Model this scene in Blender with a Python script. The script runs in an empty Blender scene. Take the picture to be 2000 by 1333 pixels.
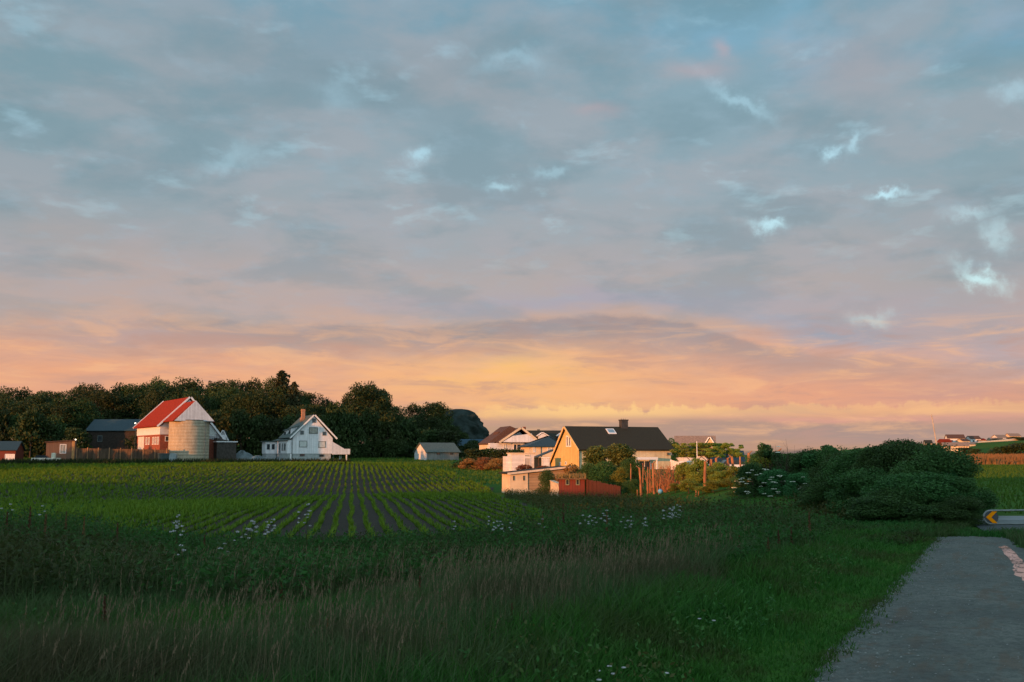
import bpy, math, random
import numpy as np
from mathutils import Vector, Matrix
random.seed(7); rng = np.random.default_rng(11)
S = bpy.context.scene
COL = S.collection
R = math.radians
# ------------------------------------------------------------------ camera
EYE = 2.2; PITCH = math.atan(219/1944); FPX = 1944.0
cam = bpy.data.cameras.new('camera'); cam.lens = 35; cam.sensor_width = 36; cam.clip_end = 8000; cam.clip_start = .1
co = bpy.data.objects.new('camera', cam); COL.objects.link(co); co.location = (0, 0, EYE); co.rotation_euler = (R(90)+PITCH, 0, 0)
S.camera = co
cp, sp = math.cos(PITCH), math.sin(PITCH)
def ray(px, py):
    a, b = (px-1000)/FPX, (666.5-py)/FPX
    return Vector((a, cp-b*sp, sp+b*cp))
def P(px, py, D):
    d = ray(px, py); t = D/d.y
    return Vector((d.x*t, D, EYE+d.z*t))
# ------------------------------------------------------------------ sun
SUN_AZ, SUN_EL = 225.0, 3.2
sx, sy = math.sin(R(SUN_AZ)), math.cos(R(SUN_AZ))
sunv = Vector((sx*math.cos(R(SUN_EL)), sy*math.cos(R(SUN_EL)), math.sin(R(SUN_EL))))
sl = bpy.data.lights.new('sun', 'SUN'); sl.energy = 3.3; sl.angle = R(.42); sl.color = (1, .35, .095)
so = bpy.data.objects.new('sun', sl); COL.objects.link(so); so.rotation_euler = sunv.to_track_quat('Z', 'Y').to_euler()
# ------------------------------------------------------------------ small node language
class NT:
    def __init__(s, nt): s.nt = nt; s.n = nt.nodes; s.l = nt.links
    def new(s, t, **k):
        n = s.n.new(t)
        for a, b in k.items(): setattr(n, a, b)
        return n
    def put(s, sock, v):
        if isinstance(v, bpy.types.NodeSocket): s.l.new(v, sock)
        else: sock.default_value = v
    def m(s, op, a, b=0.0, c=0.0, clamp=False):
        n = s.new('ShaderNodeMath', operation=op, use_clamp=clamp)
        s.put(n.inputs[0], a); s.put(n.inputs[1], b); s.put(n.inputs[2], c)
        return n.outputs[0]
    def mix(s, f, a, b, blend='MIX'):
        n = s.new('ShaderNodeMix', data_type='RGBA', blend_type=blend); n.clamp_factor = True
        s.put(n.inputs[0], f); s.put(n.inputs[6], a); s.put(n.inputs[7], b)
        return n.outputs[2]
    def noise(s, vec, scale, detail=3, rough=.5, dist=0.0):
        n = s.new('ShaderNodeTexNoise'); s.put(n.inputs['Vector'], vec); n.inputs['Scale'].default_value = scale
        n.inputs['Detail'].default_value = detail; n.inputs['Roughness'].default_value = rough; n.inputs['Distortion'].default_value = dist
        return n
    def smooth(s, v, a, b):
        n = s.new('ShaderNodeMapRange', interpolation_type='SMOOTHSTEP'); s.put(n.inputs[0], v)
        n.inputs[1].default_value = a; n.inputs[2].default_value = b
        return n.outputs[0]
    def xyz(s, x, y, z):
        n = s.new('ShaderNodeCombineXYZ'); s.put(n.inputs[0], x); s.put(n.inputs[1], y); s.put(n.inputs[2], z); return n.outputs[0]
def lin(r, g, b):
    f = lambda c: (c/255/12.92) if c/255 <= .04045 else ((c/255+.055)/1.055)**2.4
    return (f(r), f(g), f(b), 1)
# ------------------------------------------------------------------ world: evening sky with a broken cloud deck
W = bpy.data.worlds.new("World"); S.world = W; W.use_nodes = True
t = NT(W.node_tree); W.node_tree.nodes.clear()
out = t.new('ShaderNodeOutputWorld'); bg = t.new('ShaderNodeBackground'); t.l.new(bg.outputs[0], out.inputs[0])
tc = t.new('ShaderNodeTexCoord'); sep = t.new('ShaderNodeSeparateXYZ'); t.l.new(tc.outputs['Generated'], sep.inputs[0])
X_, Y_, Z_ = sep.outputs
DEG = 57.29578
az = t.m('MULTIPLY', t.m('ARCTAN2', X_, Y_), DEG)
el = t.m('MULTIPLY', t.m('ARCSINE', Z_), DEG)
zc = t.m('ADD', t.m('MAXIMUM', Z_, 0.0), .16)
pl = t.xyz(t.m('DIVIDE', X_, zc), t.m('DIVIDE', Y_, zc), 0.0)
w1 = t.noise(pl, 1.1, 5, .55); w2 = t.noise(pl, 3.1, 5, .55)
ws = t.new('ShaderNodeSeparateColor'); t.l.new(w1.outputs[1], ws.inputs[0])
ws2 = t.new('ShaderNodeSeparateColor'); t.l.new(w2.outputs[1], ws2.inputs[0])
def warp(base, a, ka, b, kb): return t.m('ADD', base, t.m('ADD', t.m('MULTIPLY', t.m('SUBTRACT', a, .5), ka), t.m('MULTIPLY', t.m('SUBTRACT', b, .5), kb)))
uw = warp(az, ws.outputs[0], 9.0, ws2.outputs[0], 5.0)
low = t.smooth(el, 1.0, 14.0)
vw0 = t.m('ADD', t.m('MULTIPLY', t.m('SUBTRACT', ws.outputs[1], .5), 4.5), t.m('MULTIPLY', t.m('SUBTRACT', ws2.outputs[1], .5), 3.0))
vw = t.m('ADD', el, t.m('MULTIPLY', vw0, t.m('ADD', t.m('MULTIPLY', low, .8), .3)))
def azel(px, py):
    d = ray(px, py).normalized(); return math.degrees(math.atan2(d.x, d.y)), math.degrees(math.asin(d.z))
ramp = t.new('ShaderNodeValToRGB'); t.l.new(t.m('DIVIDE', vw, 45.0), ramp.inputs[0])
cr = ramp.color_ramp
stops = [(-5, (120, 105, 100)), (0.3, (194, 150, 122)), (1.6, (188, 152, 128)), (2.6, (228, 165, 133)), (4.0, (232, 171, 136)), (5.6, (226, 169, 141)), (7.0, (204, 168, 148)), (8.6, (184, 170, 166)), (11.5, (170, 169, 172)), (15, (152, 170, 180)), (20, (135, 166, 180)), (25, (116, 160, 180)), (45, (128, 168, 188))]
while len(cr.elements) > 1: cr.elements.remove(cr.elements[-1])
for i, (e, c) in enumerate(stops):
    el_ = cr.elements[0] if i == 0 else cr.elements.new(max(e, 0)/45)
    if i == 0: el_.position = 0
    el_.color = lin(*c)
col = ramp.outputs[0]
def blob(col, px, py, rx, ry, rgb, st, tex=0.0, tilt=0.0, warped=True):
    u0, v0 = azel(px, py); k = 1/33.9
    du = t.m('SUBTRACT', uw if warped else az, u0); dv = t.m('SUBTRACT', vw if warped else el, v0)
    if tilt: dv = t.m('SUBTRACT', dv, t.m('MULTIPLY', du, tilt))
    a = t.m('POWER', t.m('ABSOLUTE', t.m('DIVIDE', du, rx*k)), 2.0); b = t.m('POWER', t.m('ABSOLUTE', t.m('DIVIDE', dv, ry*k)), 2.0)
    f = t.m('MULTIPLY', t.m('EXPONENT', t.m('MULTIPLY', t.m('ADD', a, b), -1.0)), st)
    if tex: f = t.m('MULTIPLY', f, t.m('ADD', t.m('MULTIPLY', t.smooth(w2.outputs[0], .38, .62), tex), 1-tex))
    return t.mix(f, col, lin(*rgb))
# broad tones
for b in [(250, 560, 520, 90, (200, 172, 162), .5), (0, 150, 420, 260, (118, 148, 158), .55), (650, 140, 360, 110, (150, 158, 168), .5), (60, 720, 420, 60, (238, 168, 128), .6),
          (430, 690, 300, 40, (240, 174, 130), .5, .4), (1040, 745, 300, 52, (255, 192, 122), .95, .3), (800, 720, 260, 60, (246, 184, 132), .6, .4), (1080, 800, 230, 20, (255, 202, 132), .75, .4), (1000, 715, 110, 36, (254, 200, 120), .7, .4),
          (1500, 740, 330, 40, (234, 168, 132), .5, .3), (1750, 760, 420, 30, (236, 162, 130), .45, .3), (1850, 770, 180, 14, (205, 155, 142), .6),
          
          (1150, 600, 420, 26, (164, 166, 186), .6), (1560, 640, 200, 28, (150, 168, 190), .7, .3, -.12), (1800, 620, 260, 50, (160, 166, 186), .5), (1960, 690, 90, 40, (160, 172, 192), .5), (300, 655, 160, 14, (192, 165, 165), .5),
          (1700, 845, 520, 22, (168, 146, 142), .75), (1750, 815, 420, 9, (228, 164, 148), .7, .2), (2000, 250, 240, 260, (126, 156, 166), .5), (1350, 60, 120, 60, (130, 178, 205), .75, .6), (1545, 65, 70, 80, (140, 185, 212), .8, .5),
          (1990, 40, 80, 50, (110, 175, 210), .8, .4), (1850, 80, 120, 24, (132, 170, 190), .6, .6), (1660, 120, 110, 70, (165, 158, 165), .5), (900, 180, 200, 60, (128, 150, 160), .5)]:
    col = blob(col, *b)
# the edge of the cloud deck: a shelf whose rim arcs across the sky above the glow
def curve(pts, lo, hi, sc):
    r_ = t.new('ShaderNodeValToRGB'); t.l.new(t.m('DIVIDE', t.m('SUBTRACT', az, lo), hi-lo), r_.inputs[0]); c_ = r_.color_ramp; c_.interpolation = 'B_SPLINE'
    P_ = sorted(((a-lo)/(hi-lo), e/sc) for a, e in pts)
    while len(c_.elements) > 1: c_.elements.remove(c_.elements[-1])
    for i, (p_, v_) in enumerate(P_):
        e_ = c_.elements[0] if i == 0 else c_.elements.new(p_)
        if i == 0: e_.position = p_
        e_.color = (v_, v_, v_, 1)
    sc_ = t.new('ShaderNodeSeparateColor'); t.l.new(r_.outputs[0], sc_.inputs[0]); return t.m('MULTIPLY', sc_.outputs[0], sc)
fine = t.noise(t.xyz(t.m('MULTIPLY', az, .14), t.m('MULTIPLY', el, .34), 1.0), 1.6, 6, .6, .2); fs = t.new('ShaderNodeSeparateColor'); t.l.new(fine.outputs[1], fs.inputs[0])
elf = t.m('ADD', el, t.m('MULTIPLY', t.m('SUBTRACT', fs.outputs[0], .5), 1.6))
rim = curve([azel(x, y) for x, y in ((60, 640), (320, 622), (560, 640), (760, 655), (960, 635), (1120, 618), (1280, 626), (1420, 656), (1560, 690), (1720, 705), (1940, 712))], -40, 40, 12.0)
dd = t.m('SUBTRACT', elf, rim)
shelf = t.m('MULTIPLY', t.m('SUBTRACT', 1.0, t.smooth(dd, -.05, .35)), t.smooth(dd, -2.6, -.1))
amp = curve([(-40, .1), (-22, .25), (-16, .75), (-8, .7), (0, .95), (8, 1.0), (13, .75), (18, .4), (27, .3), (40, .1)], -40, 40, 1.0)
front = t.smooth(Y_, .1, .5)
col = t.mix(t.m('MULTIPLY', t.m('MULTIPLY', shelf, amp), front), col, lin(162, 147, 147))
# deck texture: lighter lavender and darker teal-grey cells, many and small
n3 = t.noise(pl, 4.0, 6, .54, .2)
cells = t.smooth(n3.outputs[0], .40, .62)
col = t.mix(t.m('MULTIPLY', cells, t.m('MULTIPLY', low, .42)), col, lin(174, 172, 178))
n4 = t.noise(pl, 2.5, 6, .56, .2)
dark = t.m('SUBTRACT', 1.0, t.smooth(n4.outputs[0], .36, .55))
col = t.mix(t.m('MULTIPLY', dark, t.m('MULTIPLY', low, .46)), col, lin(116, 146, 158))
n9 = t.noise(pl, 9.0, 5, .58, .1)
col = t.mix(t.m('MULTIPLY', t.smooth(n9.outputs[0], .50, .72), t.m('MULTIPLY', low, .22)), col, lin(158, 186, 202))
n5 = t.noise(t.xyz(t.m('MULTIPLY', az, .075), t.m('MULTIPLY', el, .42), 3.0), 2.6, 7, .62, .5)
lowb = t.m('SUBTRACT', 1.0, t.smooth(el, 5.5, 8.5))
col = t.mix(t.m('MULTIPLY', t.smooth(n5.outputs[0], .48, .68), t.m('MULTIPLY', lowb, .5)), col, lin(250, 190, 140))
col = t.mix(t.m('MULTIPLY', t.m('SUBTRACT', 1.0, t.smooth(n5.outputs[0], .34, .50)), t.m('MULTIPLY', lowb, .5)), col, lin(192, 152, 138))
# puffy sunlit tops just above the far haze bank
topn = t.noise(t.xyz(t.m('MULTIPLY', az, .5), 0.0, 7.0), 1.5, 4, .6); tn2 = t.noise(t.xyz(t.m('MULTIPLY', az, .6), t.m('MULTIPLY', el, 1.2), 9.0), 1.6, 4, .6)
ptop = t.m('ADD', 2.35, t.m('ADD', t.m('MULTIPLY', t.m('SUBTRACT', topn.outputs[0], .4), 1.6), t.m('MULTIPLY', t.m('SUBTRACT', tn2.outputs[0], .5), 1.0)))
pf = t.m('MULTIPLY', t.m('SUBTRACT', 1.0, t.smooth(t.m('SUBTRACT', el, ptop), -.05, .22)), t.smooth(el, 1.75, 2.35))
pamp = curve([(-40, 0), (-3, 0), (0, .6), (4, .8), (8, .85), (11, .45), (14, .35), (20, .3), (27, .3), (40, 0)], -40, 40, 1.0)
col = t.mix(t.m('MULTIPLY', t.m('MULTIPLY', pf, pamp), front), col, lin(255, 206, 138))
# breaks: blue sky seen through, physically the Nishita sky
skyt = t.new('ShaderNodeTexSky', sky_type='NISHITA'); skyt.sun_disc = False; skyt.sun_elevation = R(SUN_EL); skyt.sun_rotation = R(SUN_AZ)
t.l.new(tc.outputs['Generated'], skyt.inputs[0])
nish = t.mix(1.0, skyt.outputs[0], (.15, .15, .15, 1), 'MULTIPLY')
gapc = t.mix(1.0, nish, lin(150, 190, 208), 'ADD')
n6 = t.noise(pl, 5.5, 5, .56, .2)
gap = t.m('MULTIPLY', t.smooth(n6.outputs[0], .56, .72), t.m('MULTIPLY', t.smooth(el, 8.5, 15.0), .30))
def gapblob(g, px, py, rx, ry, st, tilt=0.0):
    u0, v0 = azel(px, py); k = 1/33.9
    du = t.m('SUBTRACT', uw2, u0); dv = t.m('SUBTRACT', vw2, v0)
    if tilt: dv = t.m('SUBTRACT', dv, t.m('MULTIPLY', du, tilt))
    a = t.m('POWER', t.m('ABSOLUTE', t.m('DIVIDE', du, rx*k)), 2.0); b = t.m('POWER', t.m('ABSOLUTE', t.m('DIVIDE', dv, ry*k)), 2.0)
    return t.m('MAXIMUM', g, t.m('MULTIPLY', t.m('EXPONENT', t.m('MULTIPLY', t.m('ADD', a, b), -1.0)), st))
n7 = t.noise(tc.outputs['Generated'], 26.0, 5, .6)
s7 = t.new('ShaderNodeSeparateColor'); t.l.new(n7.outputs[1], s7.inputs[0])
uw2 = t.m('ADD', az, t.m('MULTIPLY', t.m('SUBTRACT', s7.outputs[0], .5), 3.6)); vw2 = t.m('ADD', el, t.m('MULTIPLY', t.m('SUBTRACT', s7.outputs[1], .5), 3.0))
for g in [(828, 302, 20, 16, .75), (970, 355, 26, 12, .6), (1075, 335, 30, 10, .35), (1500, 432, 34, 11, .85, -.2), (1742, 375, 28, 7, .9), (1625, 290, 20, 10, .7, .5), (1665, 270, 14, 14, .6), (1915, 545, 30, 16, .85, -.8),
          (1895, 415, 40, 10, .4), (1940, 460, 16, 26, .4), (1700, 620, 30, 12, .3), (440, 315, 50, 16, .3, .3), (660, 190, 40, 20, .2), (1440, 190, 60, 14, .45, -.6), (1000, 120, 60, 16, .3), (1980, 180, 30, 16, .4)]:
    gap = gapblob(gap, *g)
col = t.mix(gap, col, gapc)
# pink lit cloud tops beside the breaks
for b in [(1385, 105, 18, 22, (196, 170, 174), .5), (1355, 158, 60, 16, (192, 168, 172), .5, .5), (1170, 230, 50, 14, (185, 165, 170), .5, .5)]:
    col = blob(col, *b)
# the sky behind the camera, where the sun sets, is much brighter and warmer close to the horizon
toward = t.m('MAXIMUM', t.m('ADD', t.m('MULTIPLY', X_, sx), t.m('MULTIPLY', Y_, sy)), 0.0)
tw = t.m('POWER', toward, 6.0)
col = t.mix(t.smooth(Y_, .25, -.35), col, lin(150, 172, 182))
col = t.mix(t.m('MULTIPLY', tw, t.m('SUBTRACT', 1.0, t.smooth(el, 1.0, 8.0))), col, (1.0, .66, .42, 1))
back = t.m('MAXIMUM', t.m('MULTIPLY', Y_, -1.0), 0.0)
gain = t.m('ADD', 1.0, t.m('ADD', t.m('MULTIPLY', tw, .5), t.m('MULTIPLY', back, 1.5)))
fin = t.new('ShaderNodeVectorMath', operation='SCALE'); t.l.new(col, fin.inputs[0]); t.l.new(gain, fin.inputs[3])
t.l.new(fin.outputs[0], bg.inputs[0]); bg.inputs[1].default_value = .56   # the picture is exposed up by the same amount
# ------------------------------------------------------------------ materials
MATS = {}
def mat(name, rgb, rough=.8, var=.15, scale=3.0, rgb2=None, bump=0.0, bscale=None, spec=.3, metal=0.0, stretch=None, trans=0.0, fine=None):
    if name in MATS: return MATS[name]
    m = bpy.data.materials.new(name); m.use_nodes = True; n = NT(m.node_tree)
    b = n.n['Principled BSDF']; tcn = n.new('ShaderNodeTexCoord'); v = tcn.outputs['Object']
    if stretch:
        mp = n.new('ShaderNodeMapping'); n.l.new(v, mp.inputs[0]); mp.inputs['Scale'].default_value = stretch; v = mp.outputs[0]
    base = (*rgb, 1)
    ns = n.noise(v, scale, 4, .6)
    f = n.smooth(ns.outputs[0], .35, .65)
    c2 = (*rgb2, 1) if rgb2 else tuple(min(1, c*(1-var)) for c in rgb)+(1,)
    c1 = base if rgb2 else tuple(min(1, c*(1+var*.6)) for c in rgb)+(1,)
    c = n.mix(f, c2, c1)
    if fine:
        nf = n.noise(v, fine, 3, .7); c = n.mix(n.m('MULTIPLY', n.smooth(nf.outputs[0], .3, .7), .5), c, tuple(x*.55 for x in base[:3])+(1,))
    n.l.new(c, b.inputs['Base Color']); b.inputs['Roughness'].default_value = rough
    b.inputs['Specular IOR Level'].default_value = spec; b.inputs['Metallic'].default_value = metal
    if bump:
        nb = n.noise(v, bscale or scale*4, 4, .6); bp = n.new('ShaderNodeBump'); bp.inputs['Strength'].default_value = bump; bp.inputs['Distance'].default_value = .05
        n.l.new(nb.outputs[0], bp.inputs['Height']); n.l.new(bp.outputs[0], b.inputs['Normal'])
    MATS[name] = m; return m
def boards(name, rgb, step=.25, axis='x', dark=.7, rough=.7):
    m = bpy.data.materials.new(name); m.use_nodes = True; n = NT(m.node_tree); b = n.n['Principled BSDF']
    tcn = n.new('ShaderNodeTexCoord'); sp_ = n.new('ShaderNodeSeparateXYZ'); n.l.new(tcn.outputs['Object'], sp_.inputs[0])
    q = n.m('ADD', sp_.outputs[0], sp_.outputs[1]) if axis == 'x' else sp_.outputs[2]
    fr = n.m('FRACT', n.m('DIVIDE', q, step)); line = n.m('LESS_THAN', fr, .12)
    ns = n.noise(tcn.outputs['Object'], 1.3, 4, .6)
    idn = n.new('ShaderNodeTexWhiteNoise', noise_dimensions='1D'); n.l.new(n.m('FLOOR', n.m('DIVIDE', q, step)), idn.inputs['W'])
    c = n.mix(n.smooth(ns.outputs[0], .3, .7), tuple(x*.86 for x in rgb)+(1,), (*rgb, 1))
    c = n.mix(n.m('MULTIPLY', idn.outputs[0], .16), c, (0.02, .02, .02, 1))
    c = n.mix(n.m('MULTIPLY', line, 1-dark), c, (.02, .02, .02, 1))
    n.l.new(c, b.inputs['Base Color']); b.inputs['Roughness'].default_value = rough; b.inputs['Specular IOR Level'].default_value = .25
    return m
def foliage(name, rgb, rgb2, trans=.25, scale=.5, rand=.35, drift=None, dscale=.12):
    m = bpy.data.materials.new(name); m.use_nodes = True; n = NT(m.node_tree); b = n.n['Principled BSDF']; o = n.n['Material Output']
    geo = n.new('ShaderNodeNewGeometry'); oi = n.new('ShaderNodeObjectInfo')
    ns = n.noise(geo.outputs['Position'], scale, 3, .6)
    c = n.mix(n.smooth(ns.outputs[0], .35, .65), (*rgb, 1), (*rgb2, 1))
    c = n.mix(n.m('MULTIPLY', geo.outputs['Random Per Island'], rand), c, tuple(min(1, x*1.9) for x in rgb2)+(1,))
    if drift:
        nd = n.noise(geo.outputs['Position'], dscale, 4, .65); c = n.mix(n.m('MULTIPLY', n.smooth(nd.outputs[0], .46, .62), .8), c, (*drift, 1))
    hs = n.new('ShaderNodeHueSaturation'); n.l.new(c, hs.inputs['Color'])
    n.l.new(n.m('ADD', n.m('MULTIPLY', oi.outputs['Random'], .05), .475), hs.inputs['Hue']); n.l.new(n.m('ADD', n.m('MULTIPLY', oi.outputs['Random'], .6), .7), hs.inputs['Value'])
    n.l.new(hs.outputs[0], b.inputs['Base Color']); b.inputs['Roughness'].default_value = .6; b.inputs['Specular IOR Level'].default_value = .2
    if trans:
        tr = n.new('ShaderNodeBsdfTranslucent'); n.l.new(hs.outputs[0], tr.inputs[0]); mx = n.new('ShaderNodeMixShader'); mx.inputs[0].default_value = trans
        n.l.new(b.outputs[0], mx.inputs[1]); n.l.new(tr.outputs[0], mx.inputs[2]); n.l.new(mx.outputs[0], o.inputs[0])
    return m
white = boards('white_boards', (.83, .84, .86), .22, 'x', .72)
white_h = boards('white_weatherboard', (.78, .78, .80), .18, 'z', .75)
white_v = boards('white_upright_boards', (.74, .76, .79), .30, 'x', .55)
yellow = boards('yellow_boards', (.66, .49, .19), .2, 'x', .75)
cream = boards('cream_boards', (.70, .58, .36), .2, 'x', .7)
creamw = mat('cream_render', (.66, .54, .38), .85, .1, 1)
red = boards('red_boards', (.18, .036, .022), .24, 'x', .45)
brownb = boards('brown_boards', (.20, .12, .08), .3, 'x', .5)
brick = mat('red_brick', (.30, .09, .055), .9, .3, 6, fine=30)
plank = boards('grey_brown_planks', (.40, .28, .17), .28, 'z', .5)
trimw = mat('white_trim', (.80, .80, .80), .5, .06, 2)
glass_m = mat('window_glass', (.03, .04, .05), .08, .2, 2, spec=.6)
glass_l = mat('curtained_glass', (.30, .30, .26), .35, .3, 2, spec=.5)
blind = mat('lowered_blind', (.55, .58, .56), .6, .1, 2)
darktrim = mat('dark_frame', (.10, .12, .11), .5, .1, 2)
roof_dark = mat('dark_tile_roof', (.034, .031, .019), .8, .3, 8, bump=.6, bscale=18, fine=12)
roof_green = mat('green_slate_roof', (.06, .09, .08), .55, .25, 5, bump=.4, bscale=14, spec=.4)
roof_red = mat('red_metal_roof', (.27, .028, .008), .8, .25, 2.5, bump=.25, bscale=12, spec=.1)
roof_teal = mat('teal_black_roof', (.018, .042, .055), .55, .2, 4, bump=.3, spec=.5)
roof_brown = mat('brown_tile_roof', (.10, .055, .04), .8, .3, 6, bump=.5, bscale=14)
roof_grey = mat('grey_sheet_roof', (.09, .12, .11), .6, .2, 3, bump=.3, bscale=9)
roof_tan = mat('weathered_tan_roof', (.26, .19, .15), .8, .2, 3)
concrete = mat('silo_concrete', (.44, .38, .27), .9, .16, 2.0, stretch=(1, 1, .35), bump=.3, fine=9)
plinth = mat('grey_plaster', (.36, .39, .39), .9, .15, 2)
plinth_w = mat('pale_rubble_plaster', (.62, .52, .38), .9, .25, 3, bump=.5)
metal = mat('galvanised_steel', (.22, .24, .24), .5, .15, 4, metal=.5)
steel_d = mat('dark_coated_metal', (.07, .09, .09), .5, .2, 4)
wood = mat('weathered_wood', (.30, .17, .09), .9, .35, 4, stretch=(1, 1, .2))
woodd = mat('dark_rough_wood', (.12, .075, .05), .9, .35, 4, stretch=(1, 1, .2))
bark = mat('bark', (.07, .05, .035), .95, .35, 3, bump=.6)
asphalt = mat('asphalt', (.06, .075, .08), .8, .15, .9, fine=25)
rockm = mat('slate_rock', (.014, .022, .018), .95, .4, .3, rgb2=(.036, .052, .048), bump=1.0, bscale=.7, spec=.1)
gravelm = mat('crushed_stone', (.17, .21, .22), .95, .3, .6, bump=1, bscale=5, fine=4)
fol_wood = foliage('woodland_leaves', (.015, .033, .009), (.034, .053, .013), .12, .16)
fol_con = foliage('conifer_needles', (.016, .028, .012), (.05, .05, .02), .1, .3)
fol_hedge = foliage('hedge_leaves', (.032, .080, .020), (.048, .105, .026), .2, .9)
fol_elder = foliage('elder_leaves', (.032, .10, .028), (.05, .14, .04), .25, 1.2)
fol_olive = foliage('olive_leaves', (.13, .17, .028), (.19, .22, .035), .3, .8)
fol_brown = foliage('dry_scrub', (.16, .09, .035), (.22, .10, .04), .2, .5)
petal = mat('white_umbel', (.42, .42, .43), .8, .1, 3)
# ------------------------------------------------------------------ objects
def children(o): return [c for c in bpy.data.objects if c.parent == o]
def tag(o, label=None, cat=None, group=None, kind=None):
    if label: o['label'] = label
    if cat: o['category'] = cat
    if group: o['group'] = group
    if kind: o['kind'] = kind
    return o
def empty(name, loc, rz=0, label=None, cat=None, group=None):
    o = bpy.data.objects.new(name, None); COL.objects.link(o); o.location = loc; o.rotation_euler.z = rz; o.empty_display_size = .2
    return tag(o, label, cat, group)
class MB:
    def __init__(s): s.v = []; s.f = []
    def add(s, vs, fs):
        k = len(s.v); s.v += [tuple(v) for v in vs]; s.f += [tuple(i+k for i in f) for f in fs]; return s
    def box(s, x0, x1, y0, y1, z0, z1):
        return s.add([(x0,y0,z0),(x1,y0,z0),(x1,y1,z0),(x0,y1,z0),(x0,y0,z1),(x1,y0,z1),(x1,y1,z1),(x0,y1,z1)], [(0,3,2,1),(4,5,6,7),(0,1,5,4),(1,2,6,5),(2,3,7,6),(3,0,4,7)])
    def prism(s, prof, a0, a1, axis='y'):   # profile in (x,z) run along y, or in (y,z) run along x
        n = len(prof)
        f = (lambda p, q: (p[0], q, p[1])) if axis == 'y' else (lambda p, q: (q, p[0], p[1]))
        vs = [f(p, a0) for p in prof]+[f(p, a1) for p in prof]
        return s.add(vs, [tuple(range(n)), tuple(range(2*n-1, n-1, -1))]+[(i, i+n, (i+1) % n+n, (i+1) % n) for i in range(n)])
    def tube(s, pts, r0, r1=None, n=6, cap=True):
        r1 = r0 if r1 is None else r1; vs = []; m = len(pts)
        for i, p in enumerate(pts):
            p = Vector(p); d = (Vector(pts[min(i+1, m-1)])-Vector(pts[max(i-1, 0)])).normalized()
            a = d.cross(Vector((0, 0, 1)));  a = a.normalized() if a.length > .05 else Vector((1, 0, 0)); b = d.cross(a); r = r0+(r1-r0)*i/max(1, m-1)
            vs += [p+a*(r*math.cos(2*math.pi*k/n))+b*(r*math.sin(2*math.pi*k/n)) for k in range(n)]
        fs = [(i*n+k, i*n+(k+1) % n, (i+1)*n+(k+1) % n, (i+1)*n+k) for i in range(m-1) for k in range(n)]
        if cap: fs += [tuple(range(n-1, -1, -1)), tuple(range((m-1)*n, m*n))]
        return s.add(vs, fs)
    def lathe(s, prof, n=24):
        vs = []; m = len(prof)
        for r, z in prof: vs += [(r*math.cos(2*math.pi*k/n), r*math.sin(2*math.pi*k/n), z) for k in range(n)]
        fs = [(i*n+k, i*n+(k+1) % n, (i+1)*n+(k+1) % n, (i+1)*n+k) for i in range(m-1) for k in range(n)]
        fs += [tuple(range(n-1, -1, -1)), tuple(range((m-1)*n, m*n))]
        return s.add(vs, fs)
    def build(s, name, m, parent=None, smooth=False):
        me = bpy.data.meshes.new(name); me.from_pydata(s.v, [], s.f); me.update()
        import bmesh
        bm = bmesh.new(); bm.from_mesh(me); bmesh.ops.recalc_face_normals(bm, faces=bm.faces); bm.to_mesh(me); bm.free()
        me.materials.append(m)
        if smooth: me.polygons.foreach_set('use_smooth', [True]*len(me.polygons))
        o = bpy.data.objects.new(name, me); COL.objects.link(o); o.parent = parent; return o
def npmesh(name, V, F, m, parent=None, smooth=False, link=True):
    me = bpy.data.meshes.new(name); V = np.asarray(V, np.float32).reshape(-1, 3); F = np.asarray(F, np.int32); k = F.shape[1]
    me.vertices.add(len(V)); me.vertices.foreach_set('co', V.ravel()); me.loops.add(F.size); me.loops.foreach_set('vertex_index', F.ravel())
    me.polygons.add(len(F)); me.polygons.foreach_set('loop_start', np.arange(0, F.size, k, dtype=np.int32))
    me.update(calc_edges=True); me.validate()
    if smooth: me.polygons.foreach_set('use_smooth', np.ones(len(F), bool))
    me.materials.append(m)
    if not link: return me
    o = bpy.data.objects.new(name, me); COL.objects.link(o); o.parent = parent; return o
# ------------------------------------------------------------------ terrain
FY = [-400, -60, -10, 0, 8, 15, 25, 40, 55, 75, 100, 130, 160, 200, 240, 300, 420, 900]
FZ = [0, 0, 0, 0, 0, -.3, -.72, -1.0, -1.15, -1.46, -2.05, -1.1, -.3, .35, 1.2, 4.0, 6.0, 8.0]
def ss(x, a, b):
    u = np.clip((x-a)/(b-a), 0, 1); return u*u*(3-2*u)
def interp(y):
    return (np.interp(y-3, FY, FZ)+np.interp(y, FY, FZ)+np.interp(y+3, FY, FZ))/3
def _g(px, py):
    d = ray(px, py); t_ = (.04-EYE)/d.z; return d.y*t_, d.x*t_
_pl = sorted([_g(1590, 1333), _g(1655, 1252), _g(1745, 1152), _g(1795, 1092), _g(1832, 1051)])
def path_left(Y): return np.interp(Y, [-20, 0]+[a for a, b in _pl]+[_pl[-1][0]+14], [-9.0, _pl[0][1]-_pl[0][0]*.45]+[b for a, b in _pl]+[_pl[-1][1]+6])
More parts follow.
